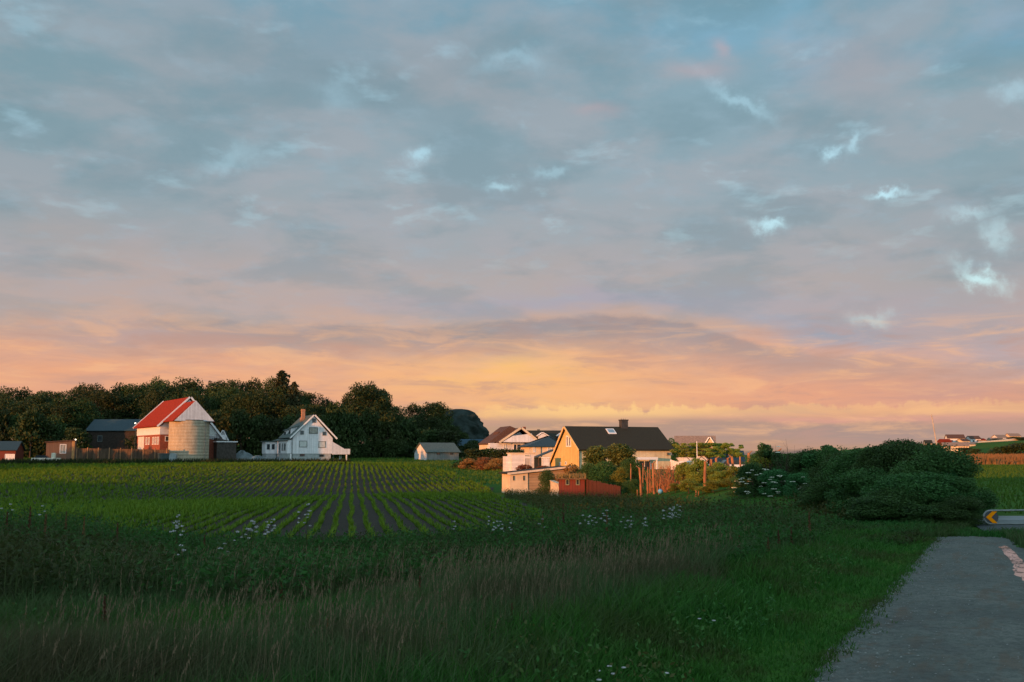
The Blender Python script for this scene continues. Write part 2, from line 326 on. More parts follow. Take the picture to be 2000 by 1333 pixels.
def GZ(X, Y):
    X = np.asarray(X, float); Y = np.asarray(Y, float)
    lim = np.minimum(path_left(Y), 26)
    w = 1-ss(X, lim-9, lim-1.0)
    zl = interp(Y)+.58*np.sin(X*.062+.9)*np.sin((Y-48)*.043)*ss(Y, 45, 70)*(1-ss(Y, 165, 195))*(X < 6)*ss(-X, -6, 12)
    # the garden ground behind the sheds is higher than the field beside it
    gard = ss(X, 1, 6)*ss(Y, 104, 118)*(1-ss(Y, 170, 220))
    zl = zl*(1-gard)+(.05)*gard
    zr = np.interp(Y, [0, 40, 140, 250, 300, 700, 800, 2500], [0, 0, 0, .55, .7, .9, 0, -30])
    zr = zr+np.interp(X, [90, 165, 193, 229, 252, 270, 320, 420, 700], [0, .5, 2.6, 4.6, 6.8, 7.4, 9.9, 14, 15])*ss(Y, 250, 450)*(1-ss(Y, 660, 800))
    # farther country between and left of the village stays low on the right-hand side of the wood
    mid = ss(X, -20, 5)*(1-ss(X, 120, 260))*ss(Y, 170, 300)
    z = zl*w+zr*(1-w)
    z = z*(1-mid)+np.minimum(z, .8)*mid
    left_far = ss(Y, 900, 1400); z = z*(1-left_far)+(-12)*left_far
    # unseen rise added behind the camera to keep the near ground in shade
    q = X*sx+Y*sy; s_ = X*(-sy)+Y*sx*1.0
    s_ = (X-Y)*.7071
    ridge = 11.5*ss(q, 34, 74)*(1-ss(q, 130, 200))*ss(s_, -38, -28)*(1-ss(s_, 110, 150))
    shade_bank = 5.6*ss(q, 34, 56)*(1-ss(q, 75, 120))*ss(s_, -145, -120)*(1-ss(s_, -37, -29))  # lower unseen bank added off to the left to shade the near field
    return z+np.maximum(ridge, shade_bank)
def gz(x, y): return float(GZ(x, y))
def axis_pts(segs):
    o = []
    for a, b, st in segs: o += list(np.arange(a, b, st))
    return np.array(o+[segs[-1][1]])
gx = axis_pts([(-1500, -300, 60), (-300, -120, 6), (-120, -30, 2.5), (-30, 40, .8), (40, 120, 2.5), (120, 420, 6), (420, 1500, 60)])
gy = axis_pts([(-400, -150, 12), (-150, 0, 4), (0, 60, .8), (60, 210, 2), (210, 420, 6), (420, 900, 15), (900, 3000, 100)])
def sheet(name, xs, ys, m, zoff=0.0, fn=None, mask=None):
    XX, YY = np.meshgrid(xs, ys); ZZ = GZ(XX, YY)+zoff if fn is None else fn(XX, YY)
    nx, ny = len(xs), len(ys); idx = np.arange(nx*ny).reshape(ny, nx)
    F = np.stack([idx[:-1, :-1], idx[:-1, 1:], idx[1:, 1:], idx[1:, :-1]], -1).reshape(-1, 4)
    if mask is not None:
        cx = XX.ravel()[F].mean(1); cy = YY.ravel()[F].mean(1); F = F[mask(cx, cy)]
    V = np.stack([XX, YY, ZZ], -1).reshape(-1, 3)
    o = npmesh(name, V, F, m, smooth=True); o['kind'] = 'structure'; return o
# ground material
def ground_mat():
    m = bpy.data.materials.new('grassland'); m.use_nodes = True; n = NT(m.node_tree); b = n.n['Principled BSDF']
    g = n.new('ShaderNodeNewGeometry'); v = g.outputs['Position']
    a = n.noise(v, .05, 4, .6); c_ = n.noise(v, 1.2, 4, .7); d = n.noise(v, .35, 3, .6)
    c = n.mix(n.smooth(a.outputs[0], .38, .62), (.030, .11, .012, 1), (.050, .135, .014, 1))
    c = n.mix(n.m('MULTIPLY', n.smooth(d.outputs[0], .45, .7), .5), c, (.085, .115, .018, 1))
    c = n.mix(n.m('MULTIPLY', n.smooth(c_.outputs[0], .35, .7), .6), c, (.020, .072, .010, 1))
    n.l.new(c, b.inputs['Base Color']); b.inputs['Roughness'].default_value = .95; b.inputs['Specular IOR Level'].default_value = .1
    bp = n.new('ShaderNodeBump'); bp.inputs['Distance'].default_value = .25; bp.inputs['Strength'].default_value = .9
    n.l.new(c_.outputs[0], bp.inputs['Height']); n.l.new(bp.outputs[0], b.inputs['Normal']); return m
sheet('ground', gx, gy, ground_mat())
ROWAZ = math.atan(310/1944); dr = np.array([-math.sin(ROWAZ), math.cos(ROWAZ)]); dn = np.array([math.cos(ROWAZ), math.sin(ROWAZ)])
def field_right(Y): return np.interp(Y, [30, 45, 60, 85, 110, 150, 190], [1, 1.5, 1.5, -1.2, -2.5, -9, -24])
def in_field(X, Y): return (Y > 33) & (Y < 194) & (X < field_right(Y)) & (X > -150)
soil = mat('ploughed_soil', (.030, .024, .015), .95, .3, 1.2, bump=.8, bscale=6, fine=9)
sheet('field_soil', axis_pts([(-152, 10, 1.5)]), axis_pts([(32, 196, 1.5)]), soil, .05, mask=in_field)
# lane, main road, puddles
py_ = np.array([2, 6, 9.9, 12, 14, 16.5, 19, 22, 26.2]); pr = np.array([7.5, 7.8, 8.2, 8.3, 8.6, 9.2, 10.2, 11.3, 12.75])
def lane():
    ys = np.linspace(2, 26.2, 120); V = []; F = []
    for i, y in enumerate(ys):
        l = path_left(y)+.03*math.sin(y*2.1)-.12; r = np.interp(y, py_, pr)+.09*math.sin(y*2.3)+.05*math.sin(y*9)
        for k in range(13):
            u = k/12; x = l+(r-l)*u; V.append((x, y, gz(x, y)+.03+.035*math.sin(math.pi*u)))
    for i in range(119):
        for k in range(12): a = i*13+k; F.append((a, a+1, a+14, a+13))
    return V, F
def lane_mat():
    m = bpy.data.materials.new('gravel_lane'); m.use_nodes = True; n = NT(m.node_tree); b = n.n['Principled BSDF']
    g = n.new('ShaderNodeNewGeometry'); v = g.outputs['Position']
    a = n.noise(v, 1.1, 4, .6); f = n.noise(v, 9, 5, .8); k = n.noise(v, 60, 2, .8); r = n.noise(v, 2.6, 4, .65)
    c = n.mix(n.smooth(a.outputs[0], .35, .65), (.098, .115, .10, 1), (.150, .165, .145, 1))
    c = n.mix(n.m('MULTIPLY', n.smooth(f.outputs[0], .42, .6), .7), c, (.045, .06, .054, 1))
    c = n.mix(n.m('MULTIPLY', n.smooth(k.outputs[0], .55, .7), .6), c, (.19, .21, .19, 1))
    mp = n.new('ShaderNodeMapping'); n.l.new(v, mp.inputs[0]); mp.vector_type = 'TEXTURE'; mp.inputs['Rotation'].default_value = (0, 0, R(-27)); mp.inputs['Scale'].default_value = (.55, 2.6, 1); st_ = n.noise(mp.outputs[0], 1.5, 5, .65); c = n.mix(n.m('MULTIPLY', n.smooth(st_.outputs[0], .50, .64), .5), c, (.11, .070, .042, 1)); c = n.mix(n.m('MULTIPLY', n.smooth(r.outputs[0], .58, .7), .5), c, (.12, .070, .040, 1))
    wet = n.noise(v, .55, 4, .6); c = n.mix(n.m('MULTIPLY', n.smooth(wet.outputs[0], .5, .62), .45), c, (.03, .042, .042, 1))
    n.l.new(c, b.inputs['Base Color']); b.inputs['Roughness'].default_value = .85
    bp = n.new('ShaderNodeBump'); bp.inputs['Distance'].default_value = .05; bp.inputs['Strength'].default_value = .8
    n.l.new(f.outputs[0], bp.inputs['Height']); n.l.new(bp.outputs[0], b.inputs['Normal']); return m
LM = lane_mat()
V, F = lane(); npmesh('lane', V, F, LM, smooth=True)['kind'] = 'structure'
MB().add([(12.9, 27.4, .03), (90, 27.4, .03), (90, 31.1, .03), (14.2, 31.1, .03)], [(0, 1, 2, 3)]).build('main_road', asphalt)['kind'] = 'structure'
MB().box(14.4, 90, 31.2, 33.2, -.1, .15).build('pavement', mat('pale_pavement', (.22, .25, .26), .8, .1, 2))['kind'] = 'structure'
water = bpy.data.materials.new('puddle_water'); water.use_nodes = True; wb = water.node_tree.nodes['Principled BSDF']
wb.inputs['Base Color'].default_value = (.03, .028, .025, 1); wb.inputs['Roughness'].default_value = .06; wb.inputs['Specular IOR Level'].default_value = 1.0; wb.inputs['Metallic'].default_value = .0; wb.inputs['IOR'].default_value = 1.5
wn = NT(water.node_tree); gg = wn.new('ShaderNodeNewGeometry'); pn = wn.noise(gg.outputs['Position'], 4.5, 5, .7); pn2 = wn.noise(gg.outputs['Position'], 30, 3, .7)
gr = wn.new('ShaderNodeBsdfDiffuse'); gr.inputs[0].default_value = (.07, .06, .05, 1); mxs = wn.new('ShaderNodeMixShader'); wn.l.new(wn.m('MULTIPLY', wn.smooth(wn.m('ADD', pn.outputs[0], wn.m('MULTIPLY', wn.m('SUBTRACT', pn2.outputs[0], .5), .35)), .50, .60), .92), mxs.inputs[0])
wn.l.new(wb.outputs[0], mxs.inputs[1]); wn.l.new(gr.outputs[0], mxs.inputs[2]); wn.l.new(mxs.outputs[0], wn.n['Material Output'].inputs[0])
def puddle(pts, seed):
    q = []
    n = len(pts); rr = random.Random(seed)
    for i in range(n):
        a, b = pts[i], pts[(i+1) % n]
        for u in (0, .25, .5, .75): q.append((a[0]+(b[0]-a[0])*u+rr.uniform(-.03, .03), a[1]+(b[1]-a[1])*u+rr.uniform(-.05, .05)))
    d = []
    for x, y in q:
        d.append((x, y, .057))
    o = MB().add(d, [tuple(range(len(d)))]).build('puddle', water); o['kind'] = 'structure'
def G(px, py, z=.06):
    d = ray(px, py); t_ = (z-EYE)/d.z; return (d.x*t_, d.y*t_)
puddle([G(1950, 1068), G(1965, 1066), G(1988, 1085), G(2000, 1102), G(2030, 1140), G(2045, 1180), G(1998, 1170), G(1972, 1162), G(1985, 1140), G(1978, 1110), G(1968, 1088)], 3)
puddle([G(1994, 1245), G(2030, 1215), G(2120, 1230), G(2160, 1300), G(2060, 1320), G(1992, 1295)], 5)
puddle([G(1905, 1047), G(1926, 1046.5), G(1930, 1049.5), G(1908, 1050)], 8)
# ------------------------------------------------------------------ building helper
class Bld:
    """a building's frame: front plane y=0 faces the viewer's side; pixel measurements of the photo are turned into metres on its walls"""
    def __init__(s, name, px, D, rz, z, label, cat, group=None):
        p = P(px, 880, D); s.loc = Vector((p.x, D, z)); s.rz = R(rz)
        s.root = empty(name, s.loc, s.rz, label, cat, group)
        s.inv = (Matrix.Translation(s.loc) @ Matrix.Rotation(s.rz, 4, 'Z')).inverted()
        s.o = s.inv @ Vector((0, 0, EYE))
    def hit(s, px, py, axis='y', val=0.0):
        d = s.inv.to_3x3() @ ray(px, py); k = 1 if axis == 'y' else 0
        t_ = (val-s.o[k])/d[k]; return s.o+d*t_
    def win(s, x0, y0, x1, y1, axis='y', val=0.0, fr=trimw, pane=glass_m, th=.12, bars=0, name='window', parent=None):
        a, b = s.hit(x0, y0, axis, val), s.hit(x1, y1, axis, val); c0, c1 = s.hit(x0, y1, axis, val), s.hit(x1, y0, axis, val)
        z0, z1 = (b.z+c0.z)/2, (a.z+c1.z)/2
        k = 0 if axis == 'y' else 1; u0, u1 = sorted((a[k], b[k]))
        return s.winm(u0, u1, z0, z1, axis, val, fr, pane, th, bars, name, parent)
    def winm(s, u0, u1, z0, z1, axis='y', val=0.0, fr=trimw, pane=glass_m, th=.12, bars=0, name='window', parent=None):
        def bx(m, a, b, c, d, p0, p1):
            if axis == 'y': m.box(a, b, val-p1, val-p0, c, d)
            else: m.box(val-p1, val-p0, a, b, c, d)
        m = MB(); bx(m, u0-th, u1+th, z1, z1+th, -.02, .07); bx(m, u0-th, u1+th, z0-th, z0, -.02, .09); bx(m, u0-th, u0, z0, z1, -.02, .068); bx(m, u1, u1+th, z0, z1, -.02, .068)
        for i in range(bars):
            c = u0+(u1-u0)*(i+1)/(bars+1); bx(m, c-.04, c+.04, z0, z1, .015, .062)
        w = m.build(name, fr, parent or s.root); g = MB(); bx(g, u0, u1, z0, z1, -.01, .02); g.build('pane', pane, w); return w
def slab(m, p0, p1, th, a0, a1, axis='y'):
    """a roof slope from p0 to p1 in the profile plane with thickness th upward"""
    d = Vector((p1[0]-p0[0], p1[1]-p0[1])).normalized(); n = Vector((-d.y, d.x)); n = n if n.y > 0 else -n
    m.prism([p0, p1, (p1[0]+n.x*th, p1[1]+n.y*th), (p0[0]+n.x*th, p0[1]+n.y*th)], a0, a1, axis)
# ------------------------------------------------------------------ white gabled farmhouse
def white_house():
    h = Bld('farmhouse', 571, 200, 25, .15, 'white gabled farmhouse with tall chimney and balcony at the far edge of the ploughed field', 'house')
    zb = h.hit(610, 904).z; z1 = h.hit(610, 886.5).z; W_ = h.hit(649.5, 880).x; L = 10.5
    lz = h.hit(571, 853).z; ap = h.hit(613.5, 811); rz = h.hit(651, 855).z; rx = h.hit(652, 855).x
    MB().box(.12, W_-.3, .12, L-.1, zb-1.2, z1).build('basement_wall', plinth, h.root)
    MB().prism([(0, z1), (W_, z1), (W_, rz-.1), (ap.x, ap.z-.25), (0, lz-.2)], 0, L).build('wall', white, h.root)
    m = MB(); slab(m, (-.45, lz-.35), (ap.x, ap.z-.1), .22, -.4, L+.3); slab(m, (ap.x, ap.z-.1), (rx+.45, rz-.30), .22, -.4, L+.3)
    roof = m.build('roof', roof_green, h.root)
    b = MB()
    for (p0, p1) in (((-.5, lz-.45), (ap.x, ap.z-.13)), ((ap.x, ap.z-.13), (rx+.5, rz-.38))): slab(b, p0, p1, .28, -.47, -.40)
    b.build('barge_board', trimw, roof)
    cx = ap.x-1.1; c = MB().box(cx-.34, cx+.34, 4.5, 5.2, ap.z-2.2, ap.z+1.35).box(cx-.4, cx+.4, 4.44, 5.26, ap.z+1.0, ap.z+1.12); c.box(cx-.5, cx+.5, 4.35, 5.35, ap.z-2.2, ap.z-.5)
    c.build('chimney', mat('orange_brick', (.38, .20, .12), .9, .2, 4), roof)
    # two flat-topped dormers on the left slope
    for (yy, zz, ww) in ((2.4, lz+.1, 1.7), (6.6, lz-.2, 2.0)):
        d = MB().prism([(.15, zz), (2.6, zz+2.2), (2.6, zz+2.35), (.15, zz+1.55)], yy, yy+ww).build('dormer', white, roof)
        MB().prism([(-.1, zz+1.5), (2.9, zz+2.38), (2.9, zz+2.5), (-.1, zz+1.63)], yy-.2, yy+ww+.2).build('dormer_roof', roof_green, roof)
        MB().box(.08, .16, yy+.35, yy+ww-.35, zz+.5, zz+1.3).build('dormer_window', glass_m, roof)
    for (a, b_, c_, d_) in ((612-1, 819, 616, 825), (604.5, 836, 619.5, 846.5), (587.5, 842.5, 592.5, 848), (631, 844.5, 636, 850)):
        h.win(a, b_, c_, d_, fr=darktrim, pane=glass_l if a == 604.5 else glass_m, th=.1)
    h.win(585.5, 862, 599, 873, fr=darktrim, pane=blind, th=.08); h.win(623, 863, 635, 874, fr=darktrim, pane=blind, th=.08)
    h.win(586, 887.5, 594.5, 891, fr=darktrim, th=.06, name='basement_window', val=.12); h.win(624, 888.5, 632, 892, fr=darktrim, th=.06, name='basement_window', val=.12)
    # lower wing along the left side
    lx = -.0; wy0, wy1 = 4.6, 11.5
    zt = h.hit(552, 857, 'x', 0).z
    MB().prism([(-.9, z1+.02), (-.9, zt-.5), (-.02, zt-.25), (-.02, z1+.02)], .3, 14.0).build('side_wing_wall', white, h.root)
    MB().prism([(-1.15, zt-.55), (-1.15, zt-.4), (.0, zt-.05), (.0, zt-.2)], .2, 14.2).build('side_wing_roof', roof_green, h.root)
    MB().box(-.8, -.05, .4, 13.8, zb-1.2, z1+.0).build('side_wing_plinth', plinth, h.root)
    MB().box(-3.2, -.91, 10.6, 14.4, z1, zt-.7).build('porch_wall', white, h.root); MB().box(-3.5, -.9, 10.3, 14.7, zt-.7, zt-.5).build('porch_roof', roof_green, h.root)
    MB().box(-3.1, -.95, 10.7, 14.3, zb-1.2, z1-.002).build('porch_plinth', plinth, h.root)
    for u in (2.1, 4.3): h.winm(u, u+1.1, zt-2.4, zt-1.1, 'x', -.9, darktrim, glass_m, .08)
    h.winm(7.0, 7.9, zt-2.9, zt-1.1, 'x', -.9, darktrim, glass_m, .08); h.winm(-2.9, -2.4, zt-2.2, zt-1.2, 'y', 10.6, darktrim, glass_m, .06); h.winm(-1.9, -1.4, zt-2.2, zt-1.2, 'y', 10.6, darktrim, glass_m, .06)
    MB().tube([(-.08, -.1, lz-.2), (-.08, -.1, zb-.5)], .06).build('drainpipe', steel_d, h.root)
    MB().box(-.45, -.2, -.3, -.05, zb-1, z1-.05).build('corner_post', trimw, h.root)
    # balcony on the right with a sloping boarded side
    Z = lambda y: h.hit(660, y).z; X = lambda x: h.hit(x, 880).x
    bal = MB().prism([(W_+.02, Z(888)), (X(684), Z(887.5)), (X(684), Z(877)), (X(673), Z(877)), (W_+.02, Z(863.5))], .02, .14)
    bal.box(W_+.02, X(684), .15, 4.4, Z(888)-.02, Z(886.5)); bal.box(X(684)-.12, X(684), .15, 4.4, Z(886.5)+.01, Z(877)); bal.box(W_+.02, X(684)-.13, 4.3, 4.4, Z(886.4), Z(877))
    bal.build('balcony', white_v, h.root)
    for x, y in ((X(677.5), .15), (X(677.5), 4.2), (X(662), 4.2), (X(669.5), 2.2)):
        MB().box(x-.1, x+.1, y, y+.2, zb-1.5, Z(888)).build('balcony_post', trimw, h.root)
white_house()
# ------------------------------------------------------------------ barn with red roof
def barn():
    h = Bld('barn', 311, 200, 33, .2, 'big barn with red metal roof, white boards over brick and a jutting white gable', 'barn')
    zb = h.hit(320, 897).z-1; z1 = h.hit(320, 849).z; W_ = h.hit(440, 880).x; L = 20
    le = h.hit(308.5, 833, 'y', -.3); ap = h.hit(372, 777, 'y', -.3); re = h.hit(437, 860, 'y', -.3); wall_l = h.hit(316, 838).z
    MB().prism([(0, z1), (W_, z1), (W_, re.z-.5), (ap.x, ap.z-.4), (0, le.z-.15)], 0, L).build('upper_wall', white_h, h.root)
    MB().box(.1, W_-.2, .1, L-.1, zb, z1).build('brick_wall', brick, h.root)
    k = (ap.z-re.z)/(re.x-ap.x)
    m = MB(); slab(m, (le.x, le.z), (ap.x, ap.z), .2, -.4, L+.6); slab(m, (ap.x, ap.z), (re.x+.3, re.z-.3*k), .2, -.4, L+.6)
    roof = m.build('roof', roof_red, h.root)
    b = MB(); slab(b, (le.x-.05, le.z-.15), (ap.x, ap.z-.04), .34, -.52, -.40); slab(b, (ap.x, ap.z-.04), (re.x+.4, re.z-.4*k-.1), .34, -.52, -.40); b.build('barge_board', trimw, roof)
    b = MB(); slab(b, (le.x-.05, le.z-.1), (ap.x, ap.z+.01), .34, L+.6, L+.75); b.build('barge_board', trimw, roof)
    # gable jutting out over the silo
    yo = -8.2
    a = h.hit(341, 820, 'y', yo); t_ = h.hit(383, 782.5, 'y', yo); c = h.hit(419, 825.5, 'y', yo)
    zb2 = (a.z+c.z)/2
    g = MB().prism([(a.x, zb2), (c.x, zb2), (t_.x, t_.z)], yo, yo+.15).build('jutting_gable', white_v, h.root)
    m = MB(); slab(m, (a.x-.2, zb2-.1), (t_.x, t_.z-.2), .16, yo+.17, -.55); slab(m, (t_.x, t_.z-.2), (c.x, zb2-.2), .16, yo+.17, -.55); jr = m.build('jutting_roof', roof_red, h.root)
    m = MB().box(a.x, c.x, yo+.16, -.02, zb2, zb2+.12); m.build('jutting_floor', woodd, h.root)
    # windows of the long side wall and gable
    for i, u in enumerate((1.0, 3.0, 5.0, 8.6, 10.8)): h.winm(u, u+1.1, z1-1.9, z1-.55, 'x', .1, trimw, glass_l, .1, 1)
    h.win(323.5, 853, 329.5, 861.5, fr=trimw, th=.1, val=.1)
    h.winm(13.5, 18.5, z1-3.2, z1-.4, 'x', .1, trimw, blind, .12, 2, 'barn_door')
    h.win(409, 833, 420, 852, fr=trimw, pane=blind, th=.05, name='gable_hatch')
    # low annexe at the right end
    MB().prism([(W_-2.4, zb), (W_+1.6, zb), (W_+1.6, h.hit(441, 862).z-.3), (W_-2.4, h.hit(420, 858).z+.2)], -2.2, -.05).build('annexe', mat('dark_stained_boards', (.07, .06, .05), .9, .3, 3), h.root)
    MB().box(W_-2.6, W_+1.8, -2.45, -.06, h.hit(430, 860).z-.45, h.hit(430, 860).z-.25).build('annexe_roof', trimw, h.root)
barn()
def silo():
    h = Bld('silo', 368.5, 198.5, 0, .1, 'round concrete silo with board marks standing in front of the red-roofed barn', 'silo')
    z0 = -1.6; z1 = h.hit(368, 822.5).z; r = (407-330)/2/FPX*197*.99
    prof = []; n = 16
    for i in range(n):
        a = z0+(z1-z0)*i/n; prof += [(r, a), (r, a+(z1-z0)/n-.06), (r-.012, a+(z1-z0)/n-.05), (r-.012, a+(z1-z0)/n-.02)]
    MB().lathe(prof+[(r, z1)], 56).build('drum', concrete, h.root, True)
    MB().lathe([(r+.05, z1), (r+.05, z1+.12), (.1, z1+.5)], 40).build('lid', steel_d, h.root)
    m = MB()
    for s_ in (-.25, .25): m.tube([(r*.93+.15, -r*.45+s_, 0), (r*.93+.15, -r*.45+s_, z1)], .03)
    for i in range(22): m.tube([(r*.93+.15, -r*.45-.25, .3+i*.34), (r*.93+.15, -r*.45+.25, .3+i*.34)], .018)
    m.build('ladder', metal, h.root)
silo()
def gable_block(name, px, D, rz, label, cat, w, l, he, hr, wallm, roofm, z=None, base=1.5, ridge='y', over=.35, wins=(), group=None, trim=True):
    """plain gabled building; ridge 'y' = gable towards the viewer (width w), ridge 'x' = eave towards the viewer (length w, depth l)"""
    p = P(px, 880, D); zz = gz(p.x, D) if z is None else z
    h = Bld(name, px, D, rz, zz, label, cat, group)
    if ridge == 'y':
        MB().prism([(0, -base), (w, -base), (w, he), (w/2, hr-.12), (0, he)], 0, l).build('wall', wallm, h.root)
        k = (hr-he)/(w/2); m = MB(); slab(m, (-over, he-over*k+.0), (w/2, hr), .14, -over, l+over); slab(m, (w/2, hr), (w+over, he-over*k), .14, -over, l+over); rf = m.build('roof', roofm, h.root)
        if trim:
            m = MB(); slab(m, (-over-.03, he-over*k-.06), (w/2, hr-.04), .2, -over-.06, -over); slab(m, (w/2, hr-.04), (w+over+.03, he-over*k-.06), .2, -over-.06, -over); m.build('barge_board', trimw, rf)
    else:
        MB().prism([(0, -base), (l, -base), (l, he), (l/2, hr-.12), (0, he)], 0, w, 'x').build('wall', wallm, h.root)
        k = (hr-he)/(l/2); m = MB(); slab(m, (-over, he-over*k), (l/2, hr), .14, -over, w+over, 'x'); slab(m, (l/2, hr), (l+over, he-over*k), .14, -over, w+over, 'x'); rf = m.build('roof', roofm, h.root)
        if trim:
            m = MB(); slab(m, (-over-.03, he-over*k-.06), (l/2, hr-.04), .2, -over-.06, -over, 'x'); slab(m, (l/2, hr-.04), (l+over+.03, he-over*k-.06), .2, -over-.06, -over, 'x'); m.build('barge_board', trimw, rf)
    for wn in wins: h.winm(*wn)
    h.roof = rf; return h
# outbuildings left of and behind the barn
gable_block('red_shed', -14, 212, 8, 'red shed with grey-blue roof at the far left end of the farm', 'shed', 4.6, 5, 2.6, 4.3, red, roof_teal, ridge='x', z=.35, base=1, wins=[(2.6, 4.4, .2, 1.6, 'y', 0, trimw, white, .08, 0, 'door')])
def low_shed():
    h = Bld('low_shed', 90, 205, 20, .1, 'low brown lean-to shed with a white window beside the slatted enclosure', 'shed')
    x1 = h.hit(146, 880).x; zt = h.hit(146, 861).z; zl = h.hit(90, 865).z
    MB().prism([(0, -1.3), (x1, -1.3), (x1, zt), (0, zl)], 0, 4).build('wall', brownb, h.root)
    MB().prism([(-.3, zl+.02), (x1+.2, zt+.02), (x1+.2, zt+.2), (-.3, zl+.2)], -.3, 4.3).build('roof', roof_brown, h.root)
    h.win(118.5, 869, 128, 885, fr=trimw, pane=glass_l, th=.12, bars=1)
    MB().box(x1-.55, x1-.02, -.08, -.004, -1, zt-.1).build('corner_board', mat('ochre_board', (.45, .25, .10), .8, .2, 3), h.root)
low_shed()
def enclosure():
    """dark board enclosure wall between the low shed and the silo"""
    a = P(148, 880, 205); b = P(331, 880, 192); L = math.hypot(b.x-a.x, b.y-a.y); ang = math.atan2(b.y-a.y, b.x-a.x)
    r = empty('board_fence', (a.x, a.y, gz(a.x, a.y)), ang, 'tall dark board fence with pale posts running from the low shed to the silo', 'fence')
    m = MB(); n = int(L/.22); rr = random.Random(2)
    for i in range(n):
        hh = 2.75-.35*i/n+rr.uniform(-.03, .03); m.box(i*L/n, (i+.93)*L/n, -.02+rr.uniform(-.01, .01), .03, -.6, hh)
    m.build('boards', mat('aged_dark_boards', (.085, .055, .035), .9, .35, 1.5, stretch=(1, 1, .3)), r)
    for i, u in enumerate(np.linspace(.02, .98, 9)):
        MB().box(u*L-.09, u*L+.09, -.16, -.03, -.8, 2.95-.3*u).build('post', wood, r)
enclosure()
gable_block('dark_barn', 168, 246, -6, 'dark barn with blue-grey roof half hidden among the trees', 'barn', 13.0, 8, 4.2, 6.9, mat('tarred_boards', (.035, .025, .02), .9, .3, 2), roof_teal, ridge='x', z=3.6, base=5, trim=False, wins=[(3, 4, 1.5, 2.8, 'y', 0, darktrim, glass_m)])
gable_block('lean_shed', 418, 224, 12, 'small white outbuilding with blue-black roof behind the barn annexe', 'shed', 3.7, 6, 3.2, 7.0, white_h, roof_teal, z=.3, base=2)
def lamp(px, py, D, label, hgt, rad):
    p = P(px, py, D); m = empty('yard_lamp', (p.x, p.y, p.z-hgt), 0, label, 'lamp')
    MB().tube([(0, 0, 0), (0, 0, hgt), (.05, -.25, hgt+.1)], .05).build('pole', steel_d, m)
    e = bpy.data.materials.get('lit_bulb') or bpy.data.materials.new('lit_bulb'); e.use_nodes = True; bb = e.node_tree.nodes['Principled BSDF']; bb.inputs['Emission Color'].default_value = (1, .85, .6, 1); bb.inputs['Emission Strength'].default_value = 5
    s_ = MB().lathe([(.02, hgt-rad), (rad*.8, hgt-rad*.6), (rad, hgt), (rad*.8, hgt+rad*.6), (.02, hgt+rad)], 12).build('bulb', e, m, True); s_.location = (0, -.28, 0)
lamp(265.5, 827, 226, 'lit yard lamp glowing on a thin pole beside the red barn roof', 6.5, .13)
lamp(149, 859, 203, 'small lit lamp on a post above the low brown shed', 4.0, .09)
def tank(name, px, D, w, hgt, m, label, cat, dep=2.0):
    p = P(px, 880, D); h = empty(name, (p.x, D, gz(p.x, D)), R(14), label, cat)
    return h
p = P(309, 880, 190); h = empty('container', (p.x, 190, gz(p.x, 190)-.1), R(14), 'dark green steel container in front of the barn beside the fence', 'container')
MB().box(0, 2.2, 0, 2, 0.12, 2.0).build('body', mat('green_container', (.035, .07, .06), .5, .2, 2), h); m = MB()
for i in range(9): m.box(.1+i*.24, .2+i*.24, -.05, -.002, .2, 1.9)
m.build('ribs', steel_d, h); MB().box(-.05, 2.25, -.08, 2.05, 2.0, 2.1).build('lid', steel_d, h)
p = P(331, 880, 187.5); h = empty('fuel_tank', (p.x, 187.5, gz(p.x, 187.5)-.1), R(8), 'grey round-shouldered tank standing against the left foot of the silo', 'tank')
MB().prism([(0, .15), (1.15, .15), (1.2, 1.7), (1.1, 2.0), (.9, 2.15), (.3, 2.15), (.08, 2.0), (0, 1.7)], 0, 1.4).build('body', mat('grey_tank_paint', (.28, .33, .33), .5, .15, 2), h)
for x_ in (.1, .95): MB().box(x_, x_+.15, .1, 1.3, 0, .15).build('foot', steel_d, h)
p = P(101, 880, 200); h = empty('white_crate', (p.x, 200, gz(p.x, 200)), R(10), 'stack of pale crates in front of the low brown shed', 'crate')
MB().box(0, .7, 0, .7, 0, 1.9).box(-.04, .74, -.04, .74, .6, .66).box(-.04, .74, -.04, .74, 1.25, 1.31).box(.9, 1.7, .1, .8, 0, .9).build('boxes', mat('pale_crate', (.72, .68, .55), .7, .2, 3), h)
def car(px, D, rz, colr, label, s=1.0):
    p = P(px, 880, D); h = empty('parked_car', (p.x, D, gz(p.x, D)), R(rz), label, 'car')
    MB().prism([(0, .35), (4.3, .35), (4.35, .75), (3.4, .92), (.1, .95), (-.03, .7)], 0, 1.7).build('body', mat('car_paint_'+label[:5].strip(), colr, .35, .05, 1, spec=.6), h)
    MB().prism([(.35, .95), (3.25, .93), (2.55, 1.42), (1.0, 1.45)], .1, 1.6).build('cabin', glass_m, h)
    for x_ in (.8, 3.5):
        for y_ in (-.01, 1.51):
            w_ = MB().lathe([(.1, 0), (.33, 0), (.33, .2), (.1, .2)], 16).build('wheel', steel_d, h); w_.rotation_euler = (R(-90), 0, 0); w_.location = (x_, y_, .33)
car(62, 199, 12, (.75, .68, .60), 'pale parked car by the low brown shed, left of the crates')
